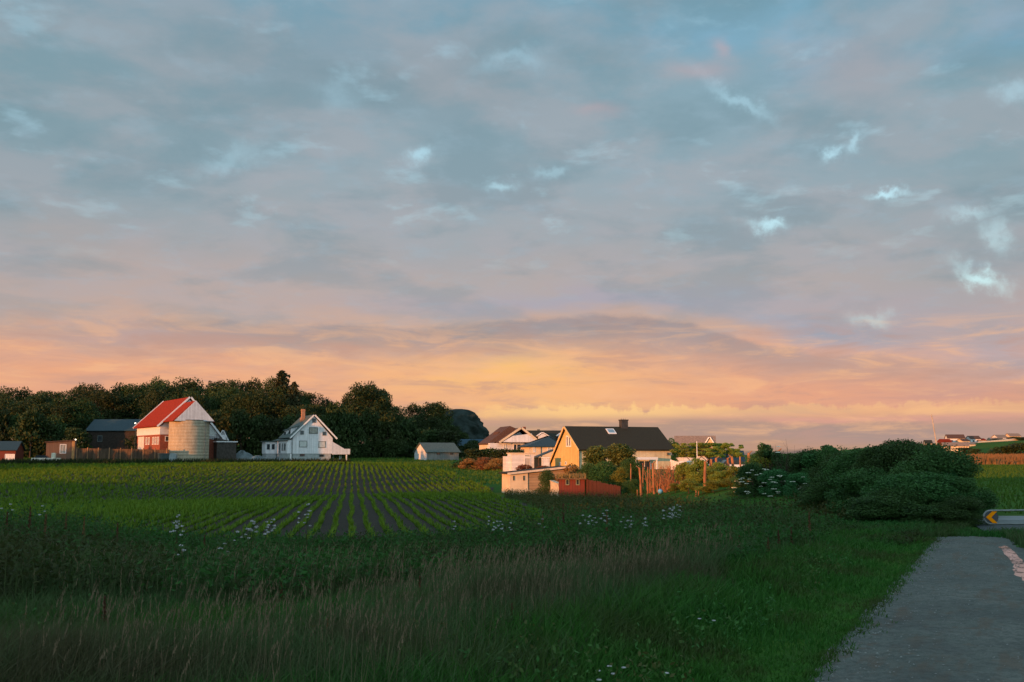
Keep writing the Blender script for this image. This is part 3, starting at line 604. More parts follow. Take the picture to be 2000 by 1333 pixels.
# gravel yard and mound between barn and farmhouse
def mound(name, cx, cy, rx, ry, hgt, m, seed, kind=None, n=28):
    rr = np.random.default_rng(seed); V = []; F = []
    ph = rr.uniform(0, 6.28, 6)
    for i in range(n+1):
        r = i/n
        for k in range(40):
            a = 2*math.pi*k/40; wob = 1+.12*math.sin(3*a+ph[0])+.08*math.sin(5*a+ph[1]); x = cx+rx*r*wob*math.cos(a); y = cy+ry*r*wob*math.sin(a)
            hh = hgt*(1-r**1.6)**1.2*(1+.15*math.sin(4*a+ph[2]+r*5))+.06*hgt*math.sin(x*2.3+ph[3])*math.sin(y*2.9+ph[4])*(1-r)
            V.append((x, y, gz(x, y)-.12+max(hh, 0)+.1*(1-r)))
    for i in range(n):
        for k in range(40): F.append((i*40+k, i*40+(k+1) % 40, (i+1)*40+(k+1) % 40, (i+1)*40+k))
    o = npmesh(name, V, F, m, smooth=True)
    if kind: o['kind'] = kind
    return o
yard = mound('gravel_yard', P(482, 890, 205).x, 206, 11, 9, .35, gravelm, 4, 'structure')
tag(mound('gravel_heap', P(470, 880, 209).x, 210, 3.6, 2.6, 2.0, gravelm, 5), 'heap of dark crushed stone in the yard behind the barn annexe', 'gravel heap')
tag(mound('gravel_heap', P(505, 880, 206).x, 205, 4.0, 2.4, 1.2, gravelm, 6), 'low grey gravel heap beside the white farmhouse porch', 'gravel heap')
# grey shed with white gable
def grey_shed():
    h = Bld('field_shed', 833.5, 214, 27, .25, 'long grey shed with a bright white gable standing alone on the field edge', 'shed')
    # left gable wall is x=0 plane; eave wall is y=0 plane
    xr = h.hit(896, 880).x; L = 6.0
    g0 = h.hit(810, 880, 'x', 0).y; he = h.hit(833.5, 883).z; ap = h.hit(821.5, 866, 'x', 0)
    MB().prism([(0, -1), (g0, -1), (g0, he), (g0/2, ap.z-.1), (0, he)], .06, xr, 'x').build('wall', mat('grey_boards', (.20, .21, .20), .85, .2, 1.5, stretch=(1, 1, .2)), h.root)
    MB().prism([(-.0, -1), (g0, -1), (g0, he), (g0/2, ap.z-.1), (0, he)], -.02, .055, 'x').build('gable_wall', white_v, h.root)
    k = (ap.z-he)/(g0/2); m = MB(); slab(m, (-.3, he-.3*k), (g0/2, ap.z), .14, -.3, xr+.4, 'x'); slab(m, (g0/2, ap.z), (g0+.3, he-.3*k), .14, -.3, xr+.4, 'x'); m.build('roof', roof_grey, h.root)
    h.win(853, 884, 859, 888, fr=darktrim, th=.05); h.win(879, 884, 885, 888, fr=darktrim, th=.05)
    MB().box(-.06, -.02, .0, g0, he-.05, he+.05).build('trim_board', plinth, h.root)
grey_shed()
gable_block('rock_cottage', 893, 262, 10, 'dark cottage with blue roof tucked under the rocky hill', 'house', 7.2, 6, 1.6, 4.4, mat('dark_cottage_wall', (.06, .08, .09), .8, .2, 2), mat('blue_slate_roof', (.03, .075, .115), .5, .2, 3), ridge='x', z=1.4, base=3, trim=False, wins=[(3.6, 4.3, 1.9, 2.4, 'y', -.5, trimw, white, .04), (4.5, 6.2, .9, 1.1, 'y', 0, trimw, white, .03)])
# ------------------------------------------------------------------ the villa group
def villa():
    h = Bld('villa', 981, 176, 14, .6, 'white villa with a wide jutting gable, dormer and brown roof right of the rock', 'house')
    X = lambda x, y=870: h.hit(x, y).x; Z = lambda y, x=1010: h.hit(x, y).z
    x0, x1 = X(981), X(1029); zt = Z(866)
    MB().box(x0-2.2, x1+2, 0.02, 9, -2, zt).build('wall', white_h, h.root)
    yo = -1.4
    a = h.hit(978, 865, 'y', yo); ap = h.hit(1018, 837.5, 'y', yo); c = h.hit(1052, 863, 'y', yo); zg = (a.z+c.z)/2
    MB().prism([(a.x+.3, zg), (c.x-.3, zg), (ap.x+1.9, zg+1.5), (a.x+2.2, zg+1.1)], yo, yo+.12).build('balcony_front', white, h.root)
    MB().prism([(a.x+.9, zg), (c.x-.9, zg), (ap.x, ap.z-.5)], .0, 9.0).build('gable_wall', white_v, h.root)
    m = MB(); slab(m, (a.x-.1, zg-.1), (ap.x, ap.z), .2, yo, 9.3); slab(m, (ap.x, ap.z), (c.x+.1, zg-.1), .2, yo, 9.3); rf = m.build('roof', roof_brown, h.root)
    m = MB(); slab(m, (a.x-.15, zg-.2), (ap.x, ap.z-.04), .36, yo-.1, yo-.004); slab(m, (ap.x, ap.z-.04), (c.x+.15, zg-.2), .36, yo-.1, yo-.004); m.build('barge_board', creamw, rf)
    MB().box(a.x+.4, c.x-.4, yo+.13, -.01, zg-.12, zg-.005).build('balcony_floor', woodd, h.root)
    # left side roof that runs out low, with a dormer
    lo = h.hit(954, 869, 'y', 1.0); MB().prism([(lo.x, lo.z), (a.x+.8, zg+.4), (a.x+3.4, zg+2.5), (a.x+2.4, zg+2.9), (lo.x-.1, lo.z+.25)], 1.5, 9.2).build('side_roof', roof_brown, h.root)
    MB().box(lo.x+.8, x0-2.21, 2.2, 8.5, -2, lo.z+.1).build('side_wall', creamw, h.root)
    d0 = h.hit(973, 859, 'y', 3).x; d1 = h.hit(992, 859, 'y', 3).x; zd0 = h.hit(980, 860, 'y', 3).z; zd1 = h.hit(980, 849, 'y', 3).z
    MB().box(d0, d1, 3, 6, zd0-1.2, zd1).build('dormer', creamw, rf); MB().prism([(d0-.2, zd1), (d1+1.2, zd1), (d1+.9, zd1+.55), (d0-.05, zd1+.5)], 2.8, 6.2).build('dormer_roof', roof_brown, rf)
    cx = h.hit(1024.5, 838, 'y', 4).x; cz = h.hit(1024, 834, 'y', 4).z; MB().box(cx-.25, cx+.25, 4, 4.6, cz-1.6, cz).box(cx-.32, cx+.32, 3.93, 4.67, cz-1, cz-.85).build('chimney', brick, rf)
    for a_, b_, c_, d_, pn in ((1003.5, 868.5, 1008.5, 878.5, glass_m), (1010, 868.5, 1017, 878.5, glass_m), (984, 868.5, 987.5, 878, blind), (1019, 869, 1026, 878, blind)): h.win(a_, b_, c_, d_, fr=trimw, pane=pn, th=.08, val=.02)
    for a_, b_ in ((1001, 1006.5), (1010, 1016)): h.win(a_, 848.5, b_, 854.5, fr=trimw, pane=blind, th=.08, val=.0)
villa()
def long_house():
    h = Bld('terraced_house', 1029, 196, 4, .4, 'long dark-roofed house with two white dormer gables behind the villa', 'house')
    x1 = h.hit(1104, 860).x; zr = h.hit(1060, 842.5, 'y', 4).z; ze = h.hit(1060, 860).z
    MB().prism([(0, -2), (8, -2), (8, ze), (4, zr-.15), (0, ze)], 0, x1, 'x').build('wall', creamw, h.root)
    k = (zr-ze)/4; m = MB(); slab(m, (-.4, ze-.4*k), (4, zr), .16, -.5, x1+.5, 'x'); slab(m, (4, zr), (8.4, ze-.4*k), .16, -.5, x1+.5, 'x'); rf = m.build('roof', roof_dark, h.root)
    for (p0, pm, p1, yb, yt) in ((1049, 1060, 1072, 859, 845.5), (1088, 1098, 1108, 857, 846)):
        a = h.hit(p0, 852, 'y', -.6).x; b = h.hit(p1, 852, 'y', -.6).x; c = h.hit(pm, yt, 'y', -.6); zb = h.hit(pm, 851.5, 'y', -.6).z
        MB().prism([(a+.3, zb-1.1), (b-.3, zb-1.1), (b-.3, zb), (c.x, c.z-.1), (a+.3, zb)], -.6, 3.2).build('dormer', white_v, rf)
        kk = (c.z-zb)/(c.x-a); m = MB(); slab(m, (a, zb-.1), (c.x, c.z), .12, -.8, 3.3); slab(m, (c.x, c.z), (b, zb-.1), .12, -.8, 3.3); m.build('dormer_roof', trimw, rf)
    cx = h.hit(1052, 840, 'y', 4).x; cz = h.hit(1052, 839, 'y', 4).z; MB().box(cx-.25, cx+.25, 3.8, 4.4, zr-.6, cz).box(cx-.3, cx+.3, 3.75, 4.45, cz-.4, cz-.3).build('chimney', steel_d, rf)
long_house()
def hip_house():
    h = Bld('hip_roofed_house', 1033, 160, 10, .1, 'cream house with a blue-black hipped roof between the villa and the yellow house', 'house')
    x1 = h.hit(1092, 880).x; ze = h.hit(1060, 872.5).z; zr = h.hit(1085, 851.5, 'y', 3.5).z; r0 = h.hit(1076, 852, 'y', 3.5).x; L = 7
    MB().box(0, x1, 0, L, -2, ze).build('wall', creamw, h.root)
    o = .45; e = [(-o, -o, ze-.1), (x1+o, -o, ze-.1), (x1+o, L+o, ze-.1), (-o, L+o, ze-.1)]; e2 = [(a, b, c+.16) for a, b, c in e]
    MB().add(e+e2+[(r0, L/2, zr), (x1-1.2, L/2, zr)], [(0, 3, 2, 1), (0, 1, 5, 4), (1, 2, 6, 5), (2, 3, 7, 6), (3, 0, 4, 7), (4, 5, 9, 8), (5, 6, 9), (6, 7, 8, 9), (7, 4, 8)]).build('roof', roof_teal, h.root)
    h.win(1070, 874.5, 1076.5, 881, fr=trimw, pane=blind, th=.1); h.win(1042, 875, 1044.5, 883, fr=trimw, pane=blind, th=.08)
    MB().tube([(h.hit(1056.5, 880).x, -.08, ze-.1), (h.hit(1056.5, 880).x, -.08, -1)], .05).build('drainpipe', steel_d, h.root)
hip_house()
def garage():
    h = Bld('flat_garage', 1000, 148, 8, .0, 'low flat-topped white garage at the field edge below the villa', 'garage')
    x1 = h.hit(1046, 900).x; zt = h.hit(1020, 886.5).z
    MB().box(0, x1, 0, 5, -1.6, zt).build('wall', white_h, h.root); MB().box(-.15, x1+.15, -.2, 5.2, zt, zt+.14).build('roof', creamw, h.root)
    MB().box(-.75, -.01, 1.2, 4.6, -1.6, zt-.4).build('side_block', white_h, h.root)
    h.win(1025, 895.5, 1035, 909, fr=trimw, pane=mat('grey_door', (.42, .40, .38), .7, .1, 2), th=.08, name='door'); h.win(1025.5, 889, 1034.5, 891.5, fr=trimw, pane=glass_l, th=.05)
garage()
def boxshed():
    h = Bld('box_shed', 1060.5, 139, 6, -.1, 'narrow white box shed against the left foot of the yellow house', 'shed')
    x1 = h.hit(1074, 900).x; zt = h.hit(1066, 895).z
    MB().box(0, x1, 0, 1.6, -1.8, zt).build('wall', white_v, h.root); MB().box(-.08, x1+.08, -.1, 1.7, zt, zt+.1).build('roof', trimw, h.root); MB().box(.15, x1-.15, -.03, -.003, -1.2, zt-.15).build('door', white_h, h.root)
boxshed()
def leanto():
    h = Bld('open_lean_to', 1048, 143, 6, -.1, 'dark open lean-to with a sloping blue-black roof behind the white box shed', 'lean-to')
    a = h.hit(1050, 894); b = h.hit(1084, 880)
    MB().prism([(a.x, a.z), (b.x, b.z), (b.x, b.z+.15), (a.x, a.z+.15)], 0, 4).build('roof', roof_teal, h.root)
    MB().box(a.x, b.x, 3.9, 4, -1, a.z-.01).build('back_wall', mat('dark_boarding', (.03, .045, .05), .9, .2, 2), h.root)
    for x_ in (a.x+.1, (a.x+b.x)/2): MB().box(x_, x_+.12, .1, .22, -1.4, a.z+.05).build('post', woodd, h.root)
leanto()
# ------------------------------------------------------------------ yellow house
def yellow_house():
    h = Bld('yellow_house', 1131, 135, 21, .0, 'yellow house with a big dark roof, skylight and dark chimney behind the red shed', 'house')
    x1 = h.hit(1310, 880).x; he = h.hit(1131, 877).z; ap = h.hit(1105, 835, 'x', 0); bk = h.hit(1075, 909, 'x', 0)
    yk = bk.y; zk = bk.z
    MB().prism([(0, -2.5), (yk-.1, -2.5), (yk-.1, zk+.0), (ap.y, ap.z-.25), (0, he)], .06, x1, 'x').build('wall', cream, h.root)
    MB().prism([(0, -2.5), (yk-.1, -2.5), (yk-.1, zk+.0), (ap.y, ap.z-.25), (0, he)], 0, .055, 'x').build('gable_wall', yellow, h.root)
    k = (ap.z-he)/ap.y
    m = MB(); slab(m, (-.35, he-.35*k), (ap.y, ap.z), .2, -.25, x1+.4, 'x'); slab(m, (ap.y, ap.z), (yk+.2, zk-.2), .2, -.25, x1+.4, 'x'); rf = m.build('roof', roof_dark, h.root)
    m = MB(); slab(m, (-.38, he-.38*k-.08), (ap.y, ap.z-.06), .26, -.33, -.25, 'x'); slab(m, (ap.y, ap.z-.06), (yk+.25, zk-.3), .26, -.33, -.25, 'x'); m.build('barge_board', mat('orange_trim', (.72, .50, .22), .6, .1, 2), rf)
    a, b = h.hit(1211, 832, 'y', ap.y), h.hit(1223.5, 832, 'y', ap.y); zt = h.hit(1217, 820, 'y', ap.y).z
    c = MB().box(a.x, b.x, ap.y-.5, ap.y+.3, ap.z-1.2, zt-.15).box(a.x-.07, b.x+.07, ap.y-.57, ap.y+.37, zt-.15, zt); c.build('chimney', mat('dark_chimney', (.05, .05, .05), .7, .2, 3), rf)
    c = MB()
    for u in (.2, .5, .8): c.tube([(a.x+(b.x-a.x)*u, ap.y, zt), (a.x+(b.x-a.x)*u, ap.y, zt+.16)], .06)
    c.build('chimney_pot', metal, rf)
    # skylight lying on the front slope
    u0 = h.hit(1192, 850, 'y', ap.y*.55).x; u1 = h.hit(1205, 850, 'y', ap.y*.55).x; y0, y1 = ap.y*.64, ap.y*.82; Zs = lambda y: he+k*y+.235
    def lay(u0, u1, y0, y1, o0, o1):
        return MB().prism([(y0, Zs(y0)+o0), (y1, Zs(y1)+o0), (y1, Zs(y1)+o1), (y0, Zs(y0)+o1)], u0, u1, 'x')
    sk = lay(u0-.1, u1+.1, y0-.1, y1+.1, 0, .10).build('skylight', trimw, rf); lay(u0+.06, u1-.06, y0+.06, y1-.06, .08, .115).build('pane', mat('sky_mirror_glass', (.35, .45, .5), .05, .05, 1, spec=1.0, metal=.6), sk)
    for p0, p1 in ((1107.5, 1109.5), (1112.5, 1114.5)): h.win(p0-.3, 853.5, p1+.2, 871, 'x', 0, fr=trimw, pane=glass_m, th=.16)
    h.win(1093.6, 904, 1095.4, 908.5, 'x', 0, fr=trimw, th=.07); h.win(1104.6, 903, 1106.6, 907, 'x', 0, fr=trimw, th=.07)
    MB().tube([(-.02, -.12, he-.2), (-.02, -.12, -1.8)], .06).build('drainpipe', steel_d, h.root)
    p = h.hit(1304, 887); MB().box(p.x-.14, p.x+.14, -.22, -.005, p.z-.18, p.z+.18).build('wall_lamp', steel_d, h.root)
    # terrace door with a white framed canopy
    a, b = h.hit(1241, 896, 'y', -1.4), h.hit(1284, 896, 'y', -1.4); zt = h.hit(1262, 894, 'y', -1.4).z
    c = MB().box(a.x, b.x, -1.5, -.01, zt-.12, zt).box(a.x, b.x, -1.56, -1.501, zt-.3, zt+.05).build('canopy', trimw, h.root)
    for x_ in (a.x+.02, b.x-.2): MB().box(x_, x_+.16, -1.48, -1.32, -2.2, zt-.13).build('canopy_post', trimw, h.root)
    h.winm(a.x+.4, b.x-.4, -.9, zt-.5, 'y', 0, trimw, glass_m, .12, 2, 'terrace_door')
yellow_house()
def picket():
    a = P(1309, 905, 134); b = P(1334, 905, 130); L = math.hypot(b.x-a.x, b.y-a.y); r = empty('picket_fence', (a.x, a.y, -.1), math.atan2(b.y-a.y, b.x-a.x), 'white board fence sloping down beside the yellow house', 'fence')
    m = MB()
    for i in range(9):
        x_ = i*L/9; m.box(x_, x_+L/9*.75, 0, .04, -1, 1.45-.55*i/9)
    m.build('boards', trimw, r); MB().box(0, L, .045, .1, -.2, -.05).build('rail', trimw, r)
    gable_block('playhouse', 1331, 128, 10, 'tiny white playhouse with a pointed gable at the end of the white board fence', 'playhouse', .75, 1.2, .75, 1.35, white, trimw, z=-.2, base=1, over=.05, trim=False, wins=[(.25, .5, .1, .5, 'y', 0, darktrim, glass_m, .03, 0, 'door')])
picket()
# ------------------------------------------------------------------ flat concrete shed, red shed, slat fence
def concrete_shed():
    h = Bld('flat_roofed_shed', 996, 100, 12, gz(0, 100), 'pale flat-roofed shed with narrow slit windows at the right edge of the ploughed field', 'shed')
    X = lambda x: h.hit(x, 945).x
    zt = h.hit(998, 927).z; zr = h.hit(1100, 914, 'y', 0).z; zf = h.hit(1010, 957).z; xr = X(1108)
    zm = zt+(zr-zt)*(X(1031)/xr)
    MB().prism([(0, zf), (X(1031), zf), (X(1031), zm-.02), (0, zt-.02)], 0, 4).build('rendered_wall', creamw, h.root)
    MB().prism([(X(1031)+.01, zf), (xr, zf-.6), (xr, zr-.02), (X(1031)+.01, zm-.02)], .1, 4).build('boarded_wall', plank, h.root)
    MB().prism([(-.02, zf-.9), (xr, zf-1.5), (xr, zf-.61), (X(1031), zf-.01), (-.02, zf-.01)], -.12, 4).build('plinth', plinth_w, h.root)
    MB().prism([(-.3, zt), (xr+.3, zr+.02), (xr+.3, zr+.16), (-.3, zt+.14)], -.3, 4.3).build('roof', roof_dark, h.root)
    MB().prism([(-.32, zt-.03), (xr+.32, zr-.01), (xr+.32, zr+.19), (-.32, zt+.17)], -.36, -.302).build('fascia', mat('pale_roof_edge', (.62, .52, .40), .7, .1, 2), h.root)
    for a, b in ((1002.3, 1004), (1022, 1023.8)): h.win(a, 930, b, 938.5, fr=darktrim, th=.015)
    return h
concrete_shed()
p0 = P(1074, 958, 97); p1 = P(1100, 975, 90.5)
def retaining():
    r = empty('retaining_wall', (p0.x, p0.y, gz(p0.x, p0.y)), math.atan2(p1.y-p0.y, p1.x-p0.x), 'pale plastered retaining wall between the flat-roofed shed and the red shed', 'wall'); L = math.hypot(p1.x-p0.x, p1.y-p0.y)
    MB().prism([(0, -1), (L, -1.2), (L, .35), (L*.6, 1.3), (0, 1.5)], 0, .35).build('wall', plinth_w, r); MB().prism([(-.03, 1.5), (L*.6, 1.3), (L*.6, 1.37), (-.03, 1.57)], -.04, .39).build('coping', plinth_w, r)
retaining()
def red_sheds():
    h = Bld('red_garden_shed', 1091, 90, -4, gz(6, 90)-.2, 'small red boarded shed with two little windows and dead grass on its roof', 'shed')
    x1 = h.hit(1142, 960).x; zt = h.hit(1110, 936.5).z; zb = -1.5
    MB().box(0, x1, 0, 3, zb, zt).build('wall', red, h.root); MB().box(-.25, x1+.15, -.3, 3.2, zt, zt+.1).build('roof', mat('turf_roof_edge', (.13, .09, .05), .95, .3, 3), h.root)
    for a in (1106, 1126): h.win(a, 937.5, a+4.5, 946.5, fr=mat('green_grey_frame', (.22, .24, .16), .8, .1, 2), pane=glass_m, th=.06)
    # tussocks of dead grass on the roof
    V = []; F = []
    for i in range(1500):
        u, v, hh = rng.uniform(-.2, x1+.1), rng.uniform(-.25, 3.1), rng.uniform(.12, .4)*(1+.4*math.sin(i)); a = rng.uniform(0, 6.28); lean = rng.uniform(-.15, .15, 2)
        c, s_ = .035*math.cos(a), .035*math.sin(a); k_ = len(V); V += [(u-c, v-s_, zt+.09), (u+c, v+s_, zt+.09), (u+lean[0], v+lean[1], zt+.1+hh)]; F.append((k_, k_+1, k_+2))
    npmesh('roof_turf', V, F, foliage('dead_grass', (.20, .12, .05), (.26, .16, .06), .3, 2), h.root)
    a = P(1144, 960, 90); b = P(1217, 960, 83); L = math.hypot(b.x-a.x, b.y-a.y)
    r = empty('red_slat_fence', (a.x, a.y, gz(a.x, a.y)), math.atan2(b.y-a.y, b.x-a.x), 'red upright-slat fence stepping down to the right of the red shed', 'fence')
    m = MB(); n = 40; rr = random.Random(5); top0 = P(1144, 937, 90).z-gz(a.x, a.y); top1 = P(1217, 951, 83).z-gz(a.x, a.y)
    for i in range(n):
        u = i/n; x_ = u*L; yb = -.5*math.sin(u*2.2)*.6
        m.box(x_, x_+L/n*.8, yb+rr.uniform(-.02, .02), yb+.05, -1.6, top0+(top1-top0)*u**1.5+rr.uniform(-.05, .05))
    m.build('slats', red, r); m = MB()
    for i in range(n): m.box(i*L/n, (i+1)*L/n, -.3*math.sin(i/n*2.2)+.06, -.3*math.sin(i/n*2.2)+.12, .1, .22)
    m.build('rail', woodd, r)
red_sheds()
# ------------------------------------------------------------------ roofs beyond the garden
gable_block('long_barn', 1320, 205, -10, 'long low barn with a weathered tan roof beyond the clipped tree', 'barn', 7.8, 9, 2.1, 5.4, creamw, roof_tan, z=.3, base=2, ridge='x', trim=False)
gable_block('tan_gabled_house', 1374, 196, -14, 'pale gabled house end with a round-headed hatch beyond the clipped tree', 'house', 2.4, 8, 3.2, 5.1, creamw, roof_tan, z=.2, base=2, wins=[(.85, 1.45, 3.0, 3.7, 'y', 0, darktrim, brick, .05)])
gable_block('dark_roofed_house', 1336, 172, 4, 'low house with a near-black roof in front of the tan barn', 'house', 4.6, 6, 1.6, 3.0, white_h, roof_dark, z=.3, base=2, ridge='x', trim=False)
gable_block('teal_roofed_house', 1392, 165, -6, 'low house with a blue-black roof half hidden by the clipped tree', 'house', 5.0, 6, .6, 2.5, white_h, roof_teal, z=.0, base=2, ridge='x', trim=False, wins=[(1.0, 1.8, -.7, .3, 'y', 0, trimw, glass_m, .06), (3.0, 4.0, -.7, .3, 'y', 0, trimw, glass_m, .06)])
gable_block('white_shed', 1350, 118, 8, 'small white shed glimpsed between the garden shrubs', 'shed', .8, 2, .9, 1.3, white, trimw, z=-.1, base=1.5, trim=False, wins=[(.25, .55, 0, .6, 'y', 0, darktrim, glass_m, .03)])
car(1403, 112, 5, (.75, .75, .76), 'white parked car beyond the row of garden posts')
# ------------------------------------------------------------------ houses on the far hill
vill = [(1808, 876, 3.0, 3.2, 'white_h', 'roof_dark', 'pale house lowest on the far hill, just right of the hedge'), (1817, 880.5, 3.2, 2.2, 'creamw', 'roof_dark', 'small cream house left of the utility pole on the far hill'),
        (1842, 868.5, 5.0, 2.4, 'red', 'roof_red', 'red-walled house on the far hill beside the utility pole'), (1852, 867, 9.0, 4.2, 'white_h', 'roof_brown', 'largest white house with brown roof on the far hill'),
        (1866, 874, 11, 2.0, 'creamw', 'roof_tan', 'long low white row house below the largest white house'), (1843, 881.5, 10, 3.0, 'creamw', 'roof_tan', 'long white building lowest on the far green slope'),
        (1881, 868, 4.5, 2.4, 'creamw', 'roof_brown', 'small brown-roofed house right of the largest white one'), (1897, 866, 6.0, 3.4, 'white_h', 'roof_brown', 'white gabled house at the start of the ridge wall'),
        (1902, 869.5, 2.5, 1.2, 'white_h', 'roof_tan', 'tiny white hut just below the ridge houses'), (1912, 866, 5, 2.2, 'creamw', 'roof_red', 'low house with reddish roof on the ridge'),
        (1934, 864.5, 7, 2.2, 'creamw', 'roof_tan', 'low pale bungalow below the ridge trees'), (1950, 862.5, 6.5, 3.2, 'white_h', 'roof_tan', 'pale house with hipped look on the ridge beside a dark tree'),
        (1974, 860, 7, 3.4, 'creamw', 'roof_tan', 'highest pale house at the end of the ridge')]
NM = {'white_h': white_h, 'creamw': creamw, 'red': red, 'roof_dark': roof_dark, 'roof_red': roof_red, 'roof_brown': roof_brown, 'roof_tan': roof_tan}
for i, (px, pyb, w, hh, wm, rm, lb) in enumerate(vill):
    D = 640-(pyb-860)*9; b = P(px, pyb, D)
    gable_block('hill_house', px, D, [-14, 12, 5, -8, 10][i % 5], lb, 'house', w*1.05, 6, hh*.75, hh*1.25, NM[wm], NM[rm], z=b.z, base=5, ridge='x', trim=False, group='houses on the far hill', over=.3,
                wins=[(w*.2, w*.2+.9, hh*.25, hh*.5, 'y', 0, darktrim, glass_m, .05), (w*.6, w*.6+.9, hh*.25, hh*.5, 'y', 0, darktrim, glass_m, .05)])
a = P(1905, 868.5, 575); b = P(2010, 859, 590); L = math.hypot(b.x-a.x, b.y-a.y); r = empty('garden_wall', (a.x, a.y, 0), math.atan2(b.y-a.y, b.x-a.x), 'long pale wall climbing along the ridge below the highest houses', 'wall')
MB().prism([(0, a.z-3), (L, b.z-3), (L, b.z+1.3), (0, a.z+1.3)], 0, .4).build('wall', creamw, r); MB().prism([(0, a.z+1.3), (L, b.z+1.3), (L, b.z+1.4), (0, a.z+1.4)], -.05, .45).build('coping', trimw, r)
# unseen barn added off-frame left to cast the shadow on the farmhouse
gable_block('added_shade_barn', 0, 1, 0, 'unseen brown barn added at the far left to shade the farmhouse', 'barn', 11.1, 16, 10.8, 12.2, brownb, roof_grey, z=0, base=2).root
tb = [o for o in bpy.data.objects if o.name == 'added_shade_barn'][0]
q0, s0 = -38.0, -181.6; tb.location = (q0*-.7071+s0*.7071, q0*-.7071-s0*.7071, 0); tb.rotation_euler.z = R(-45)
# ------------------------------------------------------------------ foliage
def leaf_quads(C, size, rg, aspect=.6, up=.0, outward=None):
    n = len(C); a = rg.normal(size=(n, 3)); 
    if outward is not None: a = a*.6+outward*.0
    a[:, 2] += up; a /= np.linalg.norm(a, axis=1)[:, None]
    b = np.cross(a, rg.normal(size=(n, 3))); b /= np.linalg.norm(b, axis=1)[:, None]
    s = (size*rg.uniform(.6, 1.4, n))[:, None] if np.isscalar(size) else size[:, None]
    V = np.stack([C-a*s*.5, C+b*s*aspect*.5, C+a*s*.5, C-b*s*aspect*.5], 1).reshape(-1, 3)
    return V, np.arange(n*4).reshape(n, 4)
def lobes_crown(seed, w, h, z0, nl, nleaf, lsize, shape='round', wl=.34, shell=.55):
    rg = np.random.default_rng(seed); pts = []
    L = []
    for i in range(nl):
        a = rg.uniform(0, 6.283); v = rg.uniform(0, 1)
        if shape == 'round': rr = w*.5*math.sqrt(max(0, 1-(2*v-1)**2))*.72*math.sqrt(rg.uniform(.25, 1))
        elif shape == 'wood': v = v**.8*.9; rr = w*.5*(1-max(0, (v-.45)/.55)**2.2*.85)*.8*math.sqrt(rg.uniform(.15, 1))
        elif shape == 'dome': rr = w*.5*math.sqrt(max(0, 1-v**2))*.8*math.sqrt(rg.uniform(.2, 1))
        elif shape == 'flat': rr = w*.5*.85*math.sqrt(rg.uniform(0, 1))
        else: rr = w*.5*(1-v)*.8*rg.uniform(.5, 1)
        lr = w*wl*rg.uniform(.35, .8)*(.6 if shape == 'flat' else 1)
        L.append((rr*math.cos(a), rr*math.sin(a), z0+h*(.08+.84*v), lr, lr*rg.uniform(.6, .9)*min(1, h/w*1.3)))
    wt = np.array([l[3]**2 for l in L]); wt /= wt.sum(); cnt = rg.multinomial(nleaf, wt)
    for l, c in zip(L, cnt):
        d = rg.normal(size=(c, 3)); d /= np.linalg.norm(d, axis=1)[:, None]
        r = rg.uniform(shell, 1.06, c)**.7; r *= 1+.18*np.sin(d[:, 0]*7+l[0])*np.sin(d[:, 1]*6+l[1])
        pts.append(np.stack([l[0]+d[:, 0]*r*l[3], l[1]+d[:, 1]*r*l[3], l[2]+d[:, 2]*r*l[4]], 1))
    C = np.concatenate(pts); C = C[C[:, 2] > z0-.15*h]
    return leaf_quads(C, lsize, rg), L
def trunk_mb(h, r, L, nb=6, seed=0):
    rr = random.Random(seed); m = MB(); x = y = 0; pts = [(0, 0, -1.0)]
    for i in range(1, 6): x += rr.uniform(-.03, .03)*h; y += rr.uniform(-.03, .03)*h; pts.append((x, y, h*.75*i/5))
    m.tube(pts, r, r*.35, 8)
    for l in L[:nb]:
        b = pts[rr.randint(2, 4)]; mid = ((b[0]+l[0])/2, (b[1]+l[1])/2, (b[2]+l[2])/2+.02*h); m.tube([b, mid, (l[0], l[1], l[2])], r*.4, r*.12, 5)
    return m
PROT = {}
def proto(key, seed, w, h, z0, nl, nleaf, ls, fol, shape='round', wl=.34, tr=.25, th=None):
    (V, F), L = lobes_crown(seed, w, h, z0, nl, nleaf, ls, shape, wl)
    me = npmesh('crown', V, F, fol, link=False); t_ = trunk_mb(th or (z0+h), tr, L, seed=seed).build('trunk', bark); tm = t_.data; bpy.data.objects.remove(t_)
    PROT[key] = (me, tm, w, z0+h)
def conifer_proto(key, seed, w, h, nleaf, ls, fol):
    rg = np.random.default_rng(seed); v = rg.uniform(0, 1, nleaf)**1.25; tier = np.floor(v*15)/15; fr = v*15-np.floor(v*15)
    a = rg.uniform(0, 6.283, nleaf); r = w*.5*(1-v*.97)**.62*(.45+.55*(1-fr))*np.sqrt(rg.uniform(.15, 1, nleaf))*(1+.3*np.sin(a*5+tier*40))
    C = np.stack([r*np.cos(a), r*np.sin(a), h*.06+v*h*.94-.06*r*h/w], 1); V, F = leaf_quads(C, ls, rg, .4, up=0)
    m = MB().tube([(0, 0, -1), (0, 0, h*.97)], .28, .03, 8); t_ = m.build('trunk', bark); tm = t_.data; bpy.data.objects.remove(t_)
    PROT[key] = (npmesh('crown', V, F, fol, link=False), tm, w, h)
for i in range(5): proto(f'wood{i}', 40+i, 10+i*.4, 13.5, 3.0, 40+i*3, 7000, .46, fol_wood, 'wood', .30, .3, 14)
proto('under0', 60, 9, 5.5, .2, 16, 3200, .5, fol_wood, 'dome', .36, .2, 4); proto('under1', 61, 8, 5.0, .2, 14, 3200, .45, fol_wood, 'dome', .36, .2, 4)
conifer_proto('con0', 70, 8, 15, 5200, .6, fol_con)
GROUPS = {}
